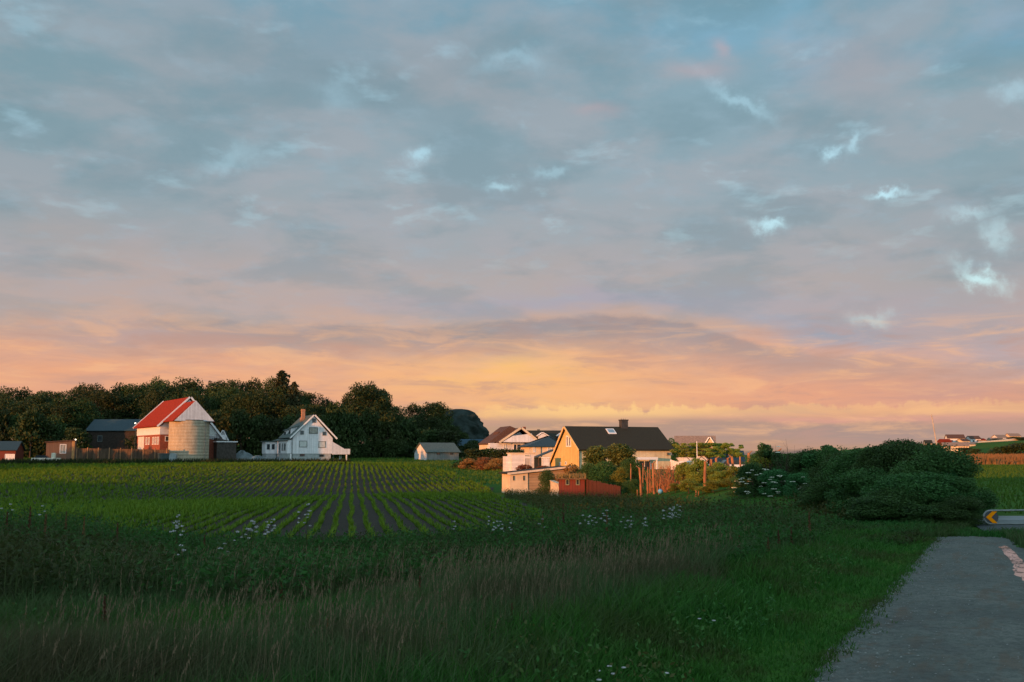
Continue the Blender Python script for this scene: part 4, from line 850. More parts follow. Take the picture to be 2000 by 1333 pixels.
def plant(key, x, y, hgt, name, label, cat, group=None, wid=None, rot=None, z=None, mats=None):
    me, tm, w, h = PROT[key]; zz = gz(x, y) if z is None else z
    o = empty(name, (x, y, zz), random.uniform(0, 6.28) if rot is None else rot, label, cat, group); s = hgt/h; sw = (wid/w) if wid else s*random.uniform(.9, 1.15); o.scale = (sw, sw, s)
    for nm, m_ in (('crown', me), ('trunk', tm)):
        c = bpy.data.objects.new(nm, m_); COL.objects.link(c); c.parent = o
    return o
# woodland behind the farm: top line read off the photograph
TX = [-120, 0, 60, 110, 140, 200, 215, 240, 330, 380, 420, 500, 540, 590, 625, 645, 672, 700, 720, 745, 770, 800, 815, 850, 880, 905]
TY = [752, 752, 752, 755, 746, 742, 752, 736, 729, 735, 728, 732, 735, 757, 759, 776, 772, 745, 743, 752, 783, 800, 782, 777, 795, 805]
def near(px):
    if px < 30: return 'behind the red shed'
    if px < 170: return 'behind the low brown shed'
    if px < 265: return 'behind the dark barn'
    if px < 430: return 'behind the red-roofed barn'
    if px < 520: return 'above the gravel yard'
    if px < 690: return 'behind the white farmhouse'
    if px < 800: return 'between the farmhouse and the grey shed'
    return 'beside the rocky hill'
ii = 0
for row, (D, dpx, drop) in enumerate(((292, 34, 0), (272, 37, 9), (254, 42, 24))):
    px = -110+row*13
    while px < (905 if row < 2 else 870):
        q = px+random.uniform(-7, 7); ty = np.interp(q, TX, TY)+drop+random.uniform(-3, 6)*(1 if row == 0 else 2)+(4 if row else 0)
        ok = not (845 < q and D < 285)
        if 165 < q < 285 and row == 2: ok = False
        if ok:
            p = P(q, ty, D+random.uniform(-5, 5)); g = gz(p.x, p.y); hh = max(4, p.z-g)
            if q > 600: w_ = random.uniform(6.5, 8.5)
            else: w_ = random.uniform(8.5, 11.5)
            plant(f'wood{ii % 5}', p.x, p.y, hh, 'broadleaf_tree', ['tall skyline tree of the wood, ', 'tree in the middle of the wood, ', 'nearer broadleaf tree of the wood, '][row]+near(q), 'tree',
                  ['skyline trees ', 'middle trees ', 'front trees '][row]+near(q), wid=w_); ii += 1
        px += dpx*random.uniform(.8, 1.15)
px = -100
while px < 885:
    D = 236+random.uniform(-5, 5); q = px+random.uniform(-6, 6); top = np.interp(q, [-100, 100, 170, 280, 330, 600, 660, 780, 885], [822, 820, 850, 846, 812, 826, 812, 830, 852])+random.uniform(-9, 9)
    if not (170 < q < 285) and not (400 < q < 445 and False):
        p = P(q, top, D); plant(f'under{ii % 2}', p.x, p.y, max(3, p.z-gz(p.x, p.y)), 'understorey_tree', 'low dense tree at the foot of the wood, '+near(q), 'tree', 'low trees '+near(q), wid=random.uniform(8, 10)); ii += 1
    px += 30*random.uniform(.85, 1.15)
px = 655
while px < 935:
    D = 222+random.uniform(-3, 3)+(px-655)*.05; q = px; top = np.interp(q, [655, 700, 800, 860, 935], [872, 868, 862, 868, 876])+random.uniform(-6, 6)
    p = P(q, top, D); plant(f'under{ii % 2}', p.x, p.y+8, max(2, p.z-gz(p.x, p.y+8)), 'thicket_bush', 'dark thicket bush at the wood edge, '+near(q), 'bush', 'thicket '+near(q), wid=random.uniform(5, 6.5)); ii += 1
    px += 20*random.uniform(.85, 1.15)
p = P(551, 725, 268); plant('con0', p.x, p.y, p.z-gz(p.x, p.y), 'conifer_tree', 'tallest pointed conifer rising above the wood left of the farmhouse chimney', 'tree', wid=15)
p = P(575, 747, 262); plant('con0', p.x, p.y, p.z-gz(p.x, p.y), 'conifer_tree', 'second pointed conifer just right of the tallest one', 'tree', wid=10)
p = P(719, 742, 250); plant('wood3', p.x, p.y, p.z-gz(p.x, p.y), 'broadleaf_tree', 'round-crowned tree standing out on the skyline between farmhouse and rock', 'tree', wid=13)
p = P(848, 777, 262); plant('wood1', p.x, p.y, p.z-gz(p.x, p.y), 'broadleaf_tree', 'round tree directly left of the bare rock face', 'tree', wid=9.5)
# rocky hill
def rock():
    V = []; F = []; n, mth = 90, 60; c = P(901, 880, 292); top = P(901, 799, 292).z; z0 = -1.0
    from mathutils import noise
    rx, ry = 8.0, 14
    for j in range(mth+1):
        v = j/mth
        for i in range(n):
            a = 2*math.pi*i/n; u = math.cos(a)
            prof = (1-v**3.2)**.5 if v < 1 else 0
            right = 1.0+.05*math.sin(v*5); r_ = prof*right
            x = c.x+rx*r_*math.copysign(abs(u)**.85, u)-3.2*v*0+(-1.6 if u < 0 else 0)*v; y = c.y+ry*r_*math.sin(a)
            z = z0+(top-z0)*v
            d = noise.fractal(Vector((x*.22, y*.22, z*.30)), 1.0, 2.0, 6)*2.3; rdg = abs(noise.noise(Vector((x*.6, y*.6, z*.12))))*.9
            k = 1-v**6
            V.append((x+(u*d-u*rdg)*.8*k, y+(math.sin(a)*(d-rdg))*k, z+d*.22*k))
    for j in range(mth):
        for i in range(n): F.append((j*n+i, j*n+(i+1) % n, (j+1)*n+(i+1) % n, (j+1)*n+i))
    npmesh('rocky_hill', V, F, rockm)['kind'] = 'structure'
rock()
# ------------------------------------------------------------------ garden vegetation
proto('bush0', 80, 3.2, 3.0, 0, 26, 15000, .085, fol_hedge, 'dome', .30, .07, 2.4); proto('bush1', 81, 3.4, 2.8, 0, 26, 15000, .085, fol_hedge, 'dome', .28, .07, 2.4)
proto('bushb', 82, 3.4, 3.2, -.2, 30, 46000, .075, fol_hedge, 'dome', .33, .07, 2.4); proto('bushc', 83, 3.4, 3.2, -.2, 26, 46000, .075, fol_hedge, 'dome', .31, .07, 2.4)
proto('olive0', 84, 2.6, 2.4, 0, 22, 5000, .11, fol_olive, 'dome', .26, .05, 2); proto('olive1', 85, 2.2, 2.6, 0, 20, 4500, .11, fol_olive, 'round', .26, .05, 2)
proto('flat', 86, 8.0, 1.6, 1.4, 40, 9000, .16, fol_olive, 'flat', .24, .16, 2.6); proto('brown', 87, 2.4, 1.2, 0, 18, 3500, .10, fol_brown, 'dome', .26, .04, 1)
proto('elder0', 88, 3.2, 3.0, .2, 26, 11000, .10, fol_elder, 'dome', .26, .06, 2.6); proto('elder1', 89, 2.4, 3.4, .2, 22, 9000, .10, fol_elder, 'round', .24, .06, 2.8)
proto('con1', 90, 3.6, 4.6, .1, 34, 15000, .15, foliage('garden_conifer_needles', (.05, .085, .02), (.10, .12, .03), .15, .9), 'cone', .30, .08, 3.6)
def put(key, px, top, D, name, label, cat, wid, group=None, sink=0.0):
    p = P(px, top, D); g = gz(p.x, D)-sink; return plant(key, p.x, D, p.z-g, name, label, cat, group, wid=wid, z=g)
put('con1', 1166, 870, 108, 'garden_conifer', 'dark bushy conifer in front of the yellow house, left of its pair', 'tree', 5.6, sink=.4)
put('con1', 1208, 866, 104, 'garden_conifer', 'taller dark bushy conifer in front of the yellow house wall', 'tree', 6.4, sink=.4)
put('bush0', 1232, 896, 98, 'garden_shrub', 'dark shrub at the right foot of the two garden conifers', 'shrub', 3.4); put('bush1', 1185, 905, 99, 'garden_shrub', 'dense dark shrub rising behind the red slat fence', 'shrub', 4.2)
put('bush0', 1148, 905, 100, 'garden_shrub', 'low dark shrub behind the red shed, under the left conifer', 'shrub', 3.0)
put('olive0', 1213, 915, 92, 'garden_shrub', 'yellowish shrub leaning over the right end of the red slat fence', 'shrub', 2.6); put('bush1', 1240, 938, 84, 'garden_shrub', 'dark shrub between the red slat fence and the first garden post', 'shrub', 2.4)
put('bush0', 1068, 918, 97.5, 'round_shrub', 'round dark green shrub against the boarded wall of the flat-roofed shed', 'shrub', 2.4)
put('brown', 1112, 912, 101, 'dry_shrub', 'brown dry shrub behind the red shed and its turf roof', 'shrub', 4.0)
put('brown', 1060, 911, 132, 'dry_shrub', 'rusty low shrub at the foot of the white box shed', 'shrub', 3.6); put('brown', 1025, 909, 142, 'dry_shrub', 'rusty low shrub in front of the flat-topped garage', 'shrub', 4.0)
for px, top, D, w_, lb in ((945, 895, 161, 5.5, 'rust-brown scrub at the far field edge below the villa'), (972, 897, 158, 5, 'second rust-brown scrub patch nearer the garage'), (920, 897, 164, 5, 'brown scrub patch right of the grey shed')): put('brown', px, top, D, 'dry_scrub', lb, 'scrub', w_)
for px, top, D, w_, lb in ((925, 880, 168, 7, 'dark low bush between the grey shed and the villa'), (955, 879.5, 168, 7, 'dark hedge-like bush below the left side of the villa'), (984, 880.5, 166, 6, 'dark hedge-like bush under the villa windows'), (1008, 881, 164, 5, 'dark bush behind the flat-topped garage')): put('under0', px, top, D, 'dark_bush', lb, 'bush', w_)
put('olive1', 1313, 857, 150, 'garden_tree', 'rounded olive-green tree at the right end of the yellow house roof', 'tree', 2.6)
for px, w_, lb in ((1352, 5.4, 'clipped flat-topped tree nearest the yellow house'), (1387, 5.8, 'middle one of the clipped flat-topped trees'), (1420, 4.6, 'rightmost clipped flat-topped tree beside the teal roof')): put('flat', px, 865, 122, 'clipped_tree', lb, 'tree', w_, 'clipped flat-topped trees')
ol = [(1402, 905, 74, 2.2), (1432, 912, 70, 2.0), (1350, 915, 78, 2.2), (1338, 905, 76, 2.4), (1362, 898, 74, 2.2), (1385, 912, 72, 2.4), (1408, 922, 70, 2.2), (1345, 935, 70, 2.0), (1392, 940, 66, 2.2), (1425, 935, 66, 2.0), (1318, 945, 74, 1.6), (1372, 950, 67, 1.6)]
ow = ['hiding the foot of the stout posts', 'just left of the smallest elder', 'highest beside the white shed', 'beside the tangle of stakes', 'behind the leaning grey post', 'between two tall posts', 'below the row of stout posts', 'low in front of the stakes', 'at the foot of the tall orange post', 'touching the flowering elder', 'next to the blue ball', 'at the foot of the short grey stakes']
for (px, top, D, w_), o_ in zip(ol, ow): put('olive1' if px % 2 else 'olive0', px, top, D, 'garden_shrub', 'sunlit yellow-green leafy shrub '+o_, 'shrub', w_, 'leafy shrubs among the garden posts')
el_ = [(1500, 860, 58, 2.3, 'elder1', 'tall narrow elder with a leafy spire and white flowers'), (1470, 905, 57, 2.6, 'elder0', 'broad flowering elder below the spire, leftmost of the elders'), (1520, 918, 55, 2.8, 'elder0', 'broad flowering elder under the bare twigs'),
       (1575, 874, 54, 2.6, 'elder1', 'rounded elder left of the two-headed pair'), (1606, 864, 53, 2.9, 'elder1', 'highest right-hand elder, its round top against the sky'), (1568, 925, 52, 2.6, 'elder0', 'low elder with the largest white flower heads'), (1448, 935, 60, 2.0, 'elder0', 'small elder nearest the yellow-green shrubs')]
umb = []
def umbel_mesh(r=.09, n=26):
    rg = np.random.default_rng(3); a = rg.uniform(0, 6.28, n); q = np.sqrt(rg.uniform(0, 1, n))*r; C = np.stack([q*np.cos(a), q*np.sin(a), .02-q*q*1.5], 1)
    V, F = leaf_quads(C, .045, rg, 1.0, up=0); return npmesh('flower_head', V, F, petal if r < .1 else mat('elder_blossom', (.78, .80, .68), .8, .1, 3), link=False)
UM = umbel_mesh(.115, 30)
for px, top, D, w_, k, lb in el_:
    o = put(k, px, top, D, 'elder_bush', lb, 'elder bush', w_, 'flowering elder bushes', sink=.2)
    n_ = {1470: 22, 1520: 17, 1568: 14, 1448: 11, 1606: 7, 1575: 6, 1500: 6}[px]
    hh = o.scale[2]*PROT[k][3]
    for i in range(n_):
        a = random.uniform(-2.6, -.6); v = random.uniform(.12, .92); r_ = w_*.47*math.sqrt(max(.05, 1-(v*.9)**2)) if k == 'elder0' else w_*.42*math.sqrt(max(.1, 1-(2*v-1)**2))
        wx, wy, wz = r_*math.cos(a), r_*math.sin(a), v*hh
        c = bpy.data.objects.new('flower_head', UM); COL.objects.link(c); c.parent = o; s_ = random.uniform(.7, 1.35)
        rz = o.rotation_euler.z; lx = (math.cos(-rz)*wx-math.sin(-rz)*wy)/o.scale[0]; ly = (math.sin(-rz)*wx+math.cos(-rz)*wy)/o.scale[1]
        c.location = (lx, ly, wz/o.scale[2]); c.scale = (s_/o.scale[0],)*3
# dark shrubs under and between the elders
for px, top, D, w_, l_ in ((1462, 925, 62, 2.8, 'left of the broad flowering elder'), (1487, 884, 60, 3.2, 'behind the broad flowering elder'), (1537, 886, 59, 3.4, 'behind the bare twigs'), (1585, 878, 56, 3.6, 'behind the two round elders'), (1629, 876, 52, 3.6, 'joining the elders to the hedge'), (1500, 935, 63, 2.8, 'low behind the flowering elders'), (1555, 935, 62, 3.0, 'low behind the round elder'), (1612, 940, 49, 2.8, 'low at the start of the hedge'), (1650, 895, 48, 3.4, 'right of the elders, its top level with them')):
    put('bush0' if px % 2 else 'bush1', px, top, D, 'thicket_shrub', 'dark green thicket shrub '+l_, 'shrub', w_, 'thicket shrubs around the elders', sink=.2)
# big dark shrub mass beside the lane
hd = [(1655, 884, 44, 3.6), (1690, 879, 41, 3.6), (1735, 866, 39, 4.0), (1790, 864, 37, 4.0), (1825, 885, 35, 3.8), (1850, 930, 33, 3.2), (1700, 925, 37, 4.0), (1640, 925, 42, 3.4), (1790, 925, 33, 3.8), (1868, 975, 31, 2.2), (1746, 960, 32, 3.4), (1612, 945, 45, 2.8)]
hl = ['rear left part of the hedge, beside the elders', 'left shoulder of the hedge', 'higher left top of the hedge against the sky', 'highest domed top of the hedge', 'right shoulder of the hedge', 'right flank sloping to the lane end', 'front left bulge of the hedge', 'low left end under the elders', 'front middle bulge facing the lane', 'lowest right tip by the chevron rail', 'lowest front bulge above the grass verge', 'small outlier left of the hedge foot']
for px, top, D, w_, l_ in ((1720, 862, 40, 1.6, 'small upright tuft on the left crest of the hedge'), (1768, 858, 38.5, 1.5, 'small upright tuft on the crest of the hedge'), (1812, 868, 36.5, 1.6, 'small tuft on the right crest of the hedge'), (1845, 905, 34.5, 1.6, 'leafy knob on the right flank of the hedge'), (1676, 872, 42.5, 1.5, 'small tuft on the left shoulder of the hedge'), (1872, 945, 32.5, 1.5, 'leafy knob low on the right flank of the hedge')): put('elder1', px, top, D, 'hedge_sprig', l_, 'shrub', w_)
for (px, top, D, w_), l_ in zip(hd, hl): put('bushb' if px % 20 < 10 else 'bushc', px, top, D, 'hedge_shrub', 'large dense dark-green shrub, '+l_, 'shrub', w_, 'shrubs forming the hedge by the lane')
# bare twigs
def twigs(px, py0, py1, D, n, spread, name, label, m_, seed, r=.02):
    rr = random.Random(seed); b = P(px, py1, D); top = P(px, py0, D).z; r0 = empty(name, (b.x, D, gz(b.x, D)), 0, label, 'bush'); m = MB(); z0 = 0; H = top-gz(b.x, D)
    for i in range(n):
        a = rr.uniform(0, 6.28); L = H*rr.uniform(.6, 1); lx = spread*rr.uniform(-1, 1); ly = spread*rr.uniform(-.5, .5); pts = [(lx*.2, ly*.2, -.3)]
        for k in range(1, 6): u = k/5; pts.append((lx*(.2+.8*u)+rr.uniform(-.06, .06), ly*(.2+.8*u)+rr.uniform(-.06, .06), L*u))
        m.tube(pts, r, r*.3, 5)
        for j in range(4):
            k = rr.randint(1, 4); q = pts[k]; m.tube([q, (q[0]+rr.uniform(-.4, .4), q[1]+rr.uniform(-.3, .3), q[2]+rr.uniform(.15, .5))], r*.5, r*.15, 4)
    m.build('branches', m_, r0)
twigs(1532, 857, 960, 56, 12, .7, 'bare_bush', 'bare leafless twigs poking up between the two elders', bark, 3, .012)
twigs(1555, 872, 960, 57, 8, .6, 'bare_bush', 'second bunch of bare twigs left of the round elder', bark, 9, .012)
sun_wood = mat('reddish_branch', (.34, .15, .07), .85, .3, 4, stretch=(1, 1, .3))
for i, (px, py0, D, n, sp_, lb) in enumerate(((1288, 905, 80, 16, .9, 'tangle of reddish bare branches below the terrace door'), (1302, 908, 78, 18, .8, 'tangle of reddish bare branches right of the blue ball'), (1318, 898, 79, 14, .8, 'tangle of reddish bare branches under the white board fence'), (1268, 915, 82, 12, .7, 'bare branches between the first two garden posts'), (1345, 915, 77, 8, .6, 'few bare red branches among the yellow-green shrubs'), (1308, 930, 77, 16, 1.1, 'low spreading tangle of red branches below the white playhouse'), (1428, 920, 72, 10, .7, 'bare red branches near the stout post row'))):
    twigs(px, py0, 985, D, n, sp_, 'bare_shrub', lb, sun_wood, 20+i, .03)
posts = [(1252.5, 914, 80, .10, 'tall orange-lit post nearest the red slat fence'), (1246, 957, 79, .05, 'short pale stake beside the tall nearest post'), (1278, 905, 79, .10, 'tall post right of the first gap in the garden'), (1256, 905, 88, .06, 'thin stake behind the nearest tall post'), (1233, 906, 90, .06, 'thin stake against the white canopy'), (1290, 912, 82, .05, 'thin leaning pole above the blue ball'),
         (1308, 915, 80, .07, 'stake in the middle of the red branches'), (1322, 908, 80, .06, 'stake under the white playhouse'), (1376.5, 902, 70, .11, 'tall rough post rising out of the yellow-green shrubs'), (1358.5, 958, 66, .05, 'short pale stake at the shrub foot'), (1362, 960, 66.5, .04, 'thin twin of the short pale stake'),
         (1392, 897, 80, .09, 'first of the stout posts left of the elders'), (1400.5, 895, 78, .11, 'second stout post, its side brightly lit'), (1420, 895, 76, .11, 'third stout post beneath the clipped trees'), (1434, 892, 75, .12, 'fourth and thickest stout post with pale patch'), (1449, 892, 74, .07, 'slim post between stout posts and elders'), (1463, 885, 73, .13, 'thick rough post just left of the elder spire'), (1524, 881, 66, .16, 'dark thick stump-like post between the elders')]
for px, top, D, r_, lb in posts:
    b = P(px, 950, D); g = gz(b.x, D); h_ = P(px, top, D).z-g; rr = random.Random(px); o = empty('garden_post', (b.x, D, g), 0, lb+' of the garden' if len(lb.split()) < 8 else lb, 'post', 'wooden posts of the garden')
    lx = rr.uniform(-.12, .12); pts = [(lx*k/6+rr.uniform(-.02, .02), rr.uniform(-.02, .02), -.4+(h_+.4)*k/6) for k in range(7)]
    MB().tube(pts, r_, r_*.8, 8).build('post', woodd if px == 1524 else sun_wood, o)
    if r_ >= .1: MB().tube([(pts[-1][0], 0, h_-.05), (pts[-1][0]+.25*rr.choice((-1, 1)), .05, h_+.15)], r_*.4, r_*.2, 6).build('branch_stub', sun_wood, o)
b = P(1289.5, 960, 77); g = gz(b.x, 77); o = empty('blue_ball', (b.x, 77, g), 0, 'light blue ball hanging among the red branches of the garden', 'ball'); bm_ = mat('sky_blue_plastic', (.12, .42, .70), .4, .05, 1); zc_ = b.z-g
MB().lathe([(.01, zc_-.19)]+[(.19*math.sin(a), zc_-.19*math.cos(a)) for a in np.linspace(.3, 2.84, 9)]+[(.01, zc_+.19)], 16).build('ball', bm_, o, True); MB().tube([(0, 0, zc_-.19), (0, 0, -.2)], .02).build('stick', woodd, o)
# poles
def pole(px0, top, D, r, lean, label, m_, arm=True):
    b = P(px0, 900, D); g = gz(b.x, D); h_ = P(px0, top, D).z-g; o = empty('utility_pole', (b.x, D, g), 0, label, 'pole'); MB().tube([(0, 0, -.6), (lean*.5, 0, h_*.5), (lean, 0, h_)], r, r*.6, 8).build('pole', m_, o)
    if arm: MB().box(lean-.7, lean+.7, -.05, .05, h_-.5, h_-.4).build('crossarm', woodd, o)
pole(1836.5, 810, 150, .13, -1.0, 'slim pale utility pole leaning above the hedge against the far hill', mat('pale_pole', (.42, .36, .30), .8, .2, 3), False)
pole(1361.6, 862, 100, .05, 0, 'thin white flagpole in front of the clipped trees', trimw, False)
b = P(1839, 905, 149); h = empty('pole_stay', (b.x+.4, 149, gz(b.x, 149)), 0, 'small yellow-green marker box at the foot of the utility pole', 'marker'); MB().box(-.2, .3, -.1, .1, 0, .55).box(-.05, .05, -.05, .05, -.3, 0).build('box', mat('marker_yellow', (.45, .42, .10), .6, .1, 2), h)
# chevron rail at the lane end
def rail():
    D = 26.3; a = P(1921, 1010, D); g = gz(a.x, D); zt = P(1940, 997.5, D).z-g; zb = P(1940, 1023.5, D).z-g
    o = empty('guard_rail', (a.x, D, g), 0, 'tubular steel guard rail loop with a rounded end where the lane meets the road', 'guard rail'); o.rotation_euler.z = R(-4)
    r = (zt-zb)/2; zm = (zt+zb)/2; L = 9; pts = [(L, 0, zt+.12)]+[(x_, 0, zt+.12*(x_-r)/(L-r)) for x_ in (4, 2, 1)]
    pts += [(r-r*math.sin(t_)*1.0, 0, zm+r*math.cos(t_)) for t_ in np.linspace(0, math.pi, 12)]+[(x_, 0, zb+.10*(x_-r)/(L-r)) for x_ in (1, 2, 4, L)]
    MB().tube(pts, .024, .024, 8).build('tube_loop', metal, o, True)
    for x_ in (1.5, 4.5, 7.5): MB().box(x_-.05, x_+.05, .03, .10, -.5, zt+.04).build('post', metal, o)
    s_ = empty('chevron_sign', (a.x, D, g), R(-4), 'round dark plate with an orange arrow pointing left fixed in the rail end', 'sign')
    cx = P(1935.5, 1010, D).x-a.x; rr = .165
    d = [(cx+rr*1.05*math.cos(t_), zm+rr*math.sin(t_)) for t_ in np.linspace(0, 2*math.pi, 25)[:-1]]
    MB().prism(d, -.012, .02).build('plate', mat('dark_plate', (.06, .065, .07), .5, .1, 2), s_)
    w_, hh = .145, .15; c = [(cx-w_, zm), (cx+.02, zm+hh), (cx+.14, zm+hh), (cx-.01, zm), (cx+.14, zm-hh), (cx+.02, zm-hh)]
    om = mat('orange_reflective', (1.0, .30, .0), .35, .02, 2, metal=.75)
    MB().prism(c, -.03, -.0125).build('arrow', om, s_)
rail()
# hill trees and scrub on the far right
hx = [(1822, 866, 645, 5, 'small tree left of the utility pole top on the far hill'), (1826, 868, 640, 4, 'second small tree beside the first on the far hill'), (1948, 856, 590, 9, 'rounded dark tree behind the ridge wall'), (1955, 857, 588, 8, 'dark tree next to the rounded one behind the ridge wall'), (1974, 853, 592, 7, 'spiky dark tree behind the highest pale house'), (1983, 852.5, 590, 9, 'tallest dark tree on the ridge'), (1996, 853, 585, 10, 'dark tree at the end of the ridge'), (1905, 865, 580, 4, 'small green tree among the ridge houses'), (1887, 867.5, 590, 4, 'small green tree between two brown roofs')]
for px, top, D, w_, lb in hx: put('wood1', px, top, D, 'hill_tree', lb, 'tree', w_, 'trees on the far hill', sink=1)
hb = [(1968, 874, 330, 17, 'large brown-green bush mass on the far slope'), (1995, 868, 325, 16, 'highest right-hand bush on the far slope'), (1945, 884, 332, 12, 'left part of the brown-green bushes on the far slope'), (1985, 888, 300, 14, 'lower bush of the far slope group'), (1885, 876, 420, 12, 'small bush below the row houses'), (1905, 878, 410, 10, 'second small bush below the row houses')]
for px, top, D, w_, lb in hb: put('under0', px, top, D, 'slope_bush', lb, 'bush', w_, 'bushes on the far slope', sink=1)
rg = np.random.default_rng(5)   # rust coloured moor grass strip across the valley
n_ = 26000; px_ = rg.uniform(1830, 2080, n_); D_ = rg.uniform(175, 262, n_)+(px_-1900)*.03; Xm = (px_-1000)/FPX*D_; Zm = GZ(Xm, D_); hh = rg.uniform(.5, 1.5, n_)*(.6+.6*np.sin(Xm*.25)**2)
wd = rg.uniform(.12, .4, n_); V = np.stack([np.stack([Xm-wd, D_, Zm-.1], 1), np.stack([Xm+wd, D_, Zm-.1], 1), np.stack([Xm+rg.normal(0, .3, n_), D_+rg.normal(0, .2, n_), Zm+hh], 1)], 1)
o = npmesh('moor_grass', V, np.arange(n_*3).reshape(-1, 3), fol_brown); tag(o, 'rust-brown strip of rough moor grass across the far valley', 'moor grass', kind='stuff')
put('under1', 1985, 975, 52, 'roadside_bush', 'dark bush beyond the main road at the right edge', 'bush', 4.5); put('under1', 1960, 985, 50, 'roadside_bush', 'lower dark bush beyond the main road behind the chevron', 'bush', 3.0)
# ------------------------------------------------------------------ crop rows
def crops():
    rg = np.random.default_rng(21); Vs = []; n_rows = 240
    Cx, Cy, sz = [], [], []
    for k in range(-195, 70):
        step = .26; tt = np.arange(20, 205, step); tt = tt+rg.uniform(-.08, .08, len(tt)); wob = .05*np.sin(tt*.35+k)+rg.normal(0, .035, len(tt))
        x = k*.71*dn[0]+dr[0]*tt+dn[0]*wob; y = k*.71*dn[1]+dr[1]*tt+dn[1]*wob
        keep = in_field(x, y) & (y > 34) & (y < 186) & (rg.uniform(0, 1, len(x)) < .96*np.clip(60/np.maximum(y, 1), .45, 1)) & (x > -.60*y-2) & (x < .1*y+4)
        x, y = x[keep], y[keep]; Cx.append(x); Cy.append(y)
    x = np.concatenate(Cx); y = np.concatenate(Cy); z = GZ(x, y)+.05; n = len(x); lv = 5
    big = (1+np.clip(y-60, 0, 120)/160)*(.75+.5*rg.uniform(0, 1, n))
    patch = .85+.3*np.sin(x*.11+1)*np.sin(y*.07)
    V = np.zeros((n, lv, 3, 3))
    for j in range(lv):
        a = rg.uniform(0, 6.283, n); L = rg.uniform(.18, .36, n)*big*patch; H = rg.uniform(.16, .36, n)*big*patch; w = .045*big
        c, s_ = np.cos(a), np.sin(a)
        V[:, j, 0] = np.stack([x-s_*w, y+c*w, z], 1); V[:, j, 1] = np.stack([x+s_*w, y-c*w, z], 1); V[:, j, 2] = np.stack([x+c*L*.6, y+s_*L*.6, z+H], 1)
    V = V.reshape(-1, 3); F = np.arange(len(V)).reshape(-1, 3)
    o = npmesh('crop_rows', V, F, foliage('crop_leaves', (.07, .17, .012), (.12, .22, .014), .35, .5, .3)); tag(o, 'young green crop standing in long curving rows on the dark soil', 'crop', kind='stuff')
crops()
# headland grass strips round the field
def tufts(name, label, cat, m_, X, Y, hh, w, lean, seed, zoff=0.0, bend=True):
    rg = np.random.default_rng(seed); n = len(X); Z = GZ(X, Y)+zoff-.03; a = rg.uniform(0, 6.283, n); c, s_ = np.cos(a)*w, np.sin(a)*w
    lx = rg.normal(0, 1, n)*lean*hh+lean*hh*.3; ly = rg.normal(0, 1, n)*lean*hh*.7
    if not bend:
        V = np.stack([np.stack([X-c, Y-s_, Z], 1), np.stack([X+c, Y+s_, Z], 1), np.stack([X+lx, Y+ly, Z+hh], 1)], 1); F = np.arange(n*3).reshape(-1, 3)
    else:
        m1 = np.stack([X+lx*.3, Y+ly*.3, Z+hh*.62], 1); tp = np.stack([X+lx, Y+ly, Z+hh*rg.uniform(.8, 1, n)], 1); o_ = np.stack([c, s_, 0*c], 1)
        b = np.stack([X, Y, Z], 1); V = np.stack([b-o_, b+o_, m1+o_*.7, m1-o_*.7, tp], 1)
        i = np.arange(n)[:, None]*5; F = np.concatenate([i+np.array([[0, 1, 2]]), i+np.array([[0, 2, 3]]), i+np.array([[3, 2, 4]])]);
    o = npmesh(name, V.reshape(-1, 3), F, m_); return tag(o, label, cat, kind='stuff')
rg = np.random.default_rng(8)
n_ = 60000; X = rg.uniform(-125, 8, n_); Y = rg.uniform(118, 232, n_); k = (~in_field(X, Y) | (Y > 184)) & (X > -.6*Y) & (X < field_right(Y)+12); X, Y = X[k], Y[k]
tufts('headland_grass', 'rough green grass along the far headland of the ploughed field', 'grass', foliage('headland_blades', (.045, .10, .012), (.07, .13, .015), .3, .3), X, Y, rg.uniform(.15, .45, len(X)), .09, .3, 1, bend=False)
n_ = 9000; X = rg.uniform(-110, -30, n_); Y = rg.uniform(183, 191, n_)+(X+60)*-.02; k = X < -.13*Y-6; X, Y = X[k], Y[k]
tufts('weed_strip', 'low dark weeds along the foot of the board fence and silo', 'weeds', foliage('edge_weeds', (.012, .028, .008), (.03, .045, .012), .2, .4), X, Y, rg.uniform(.4, 1.3, len(X)), .14, .25, 2, bend=False)
n_ = 70000; X = rg.uniform(18, 120, n_); Y = rg.uniform(36.5, 170, n_)**1.0; k = (X > .40*Y+2) & (X < .6*Y+3); X, Y = X[k], Y[k]
tufts('valley_grass', 'short green meadow grass beyond the main road', 'grass', foliage('meadow_blades', (.030, .12, .012), (.055, .15, .015), .3, .2), X, Y, rg.uniform(.15, .4, len(X)), .06, .3, 3, bend=False)
# ------------------------------------------------------------------ foreground verge
def wedge(n, y0, y1, px0, px1, seed, pw=1.0):
    rg = np.random.default_rng(seed); y = (y0**pw+(y1**pw-y0**pw)*rg.uniform(0, 1, n))**(1/pw); px = rg.uniform(px0, px1, n); return (px-1000)/FPX*y, y, px
def patchy(X, Y, a=.6, b=.9, ph=0.0):
    return .5+.25*np.sin(X*a+ph+1.7*np.sin(Y*b*.7))+.25*np.sin(Y*b+ph*2+1.3*np.sin(X*a*1.3+.5))
def verge(X, Y): return X < path_left(Y)-.05
g_short = foliage('verge_blades', (.026, .088, .012), (.042, .115, .015), .3, .5, .35, (.05, .06, .018), .5); g_tall = foliage('tall_blades', (.042, .080, .026), (.062, .10, .034), .3, .35, .4, (.07, .055, .03), .35)
g_weed = foliage('weed_leaves', (.018, .068, .014), (.032, .10, .018), .3, .5, .4, (.045, .038, .014), .16); g_seed = foliage('seed_heads', (.165, .14, .075), (.22, .18, .10), .3, .8, .4); g_dock = foliage('dock_seed', (.10, .045, .025), (.14, .06, .03), .2, .8)
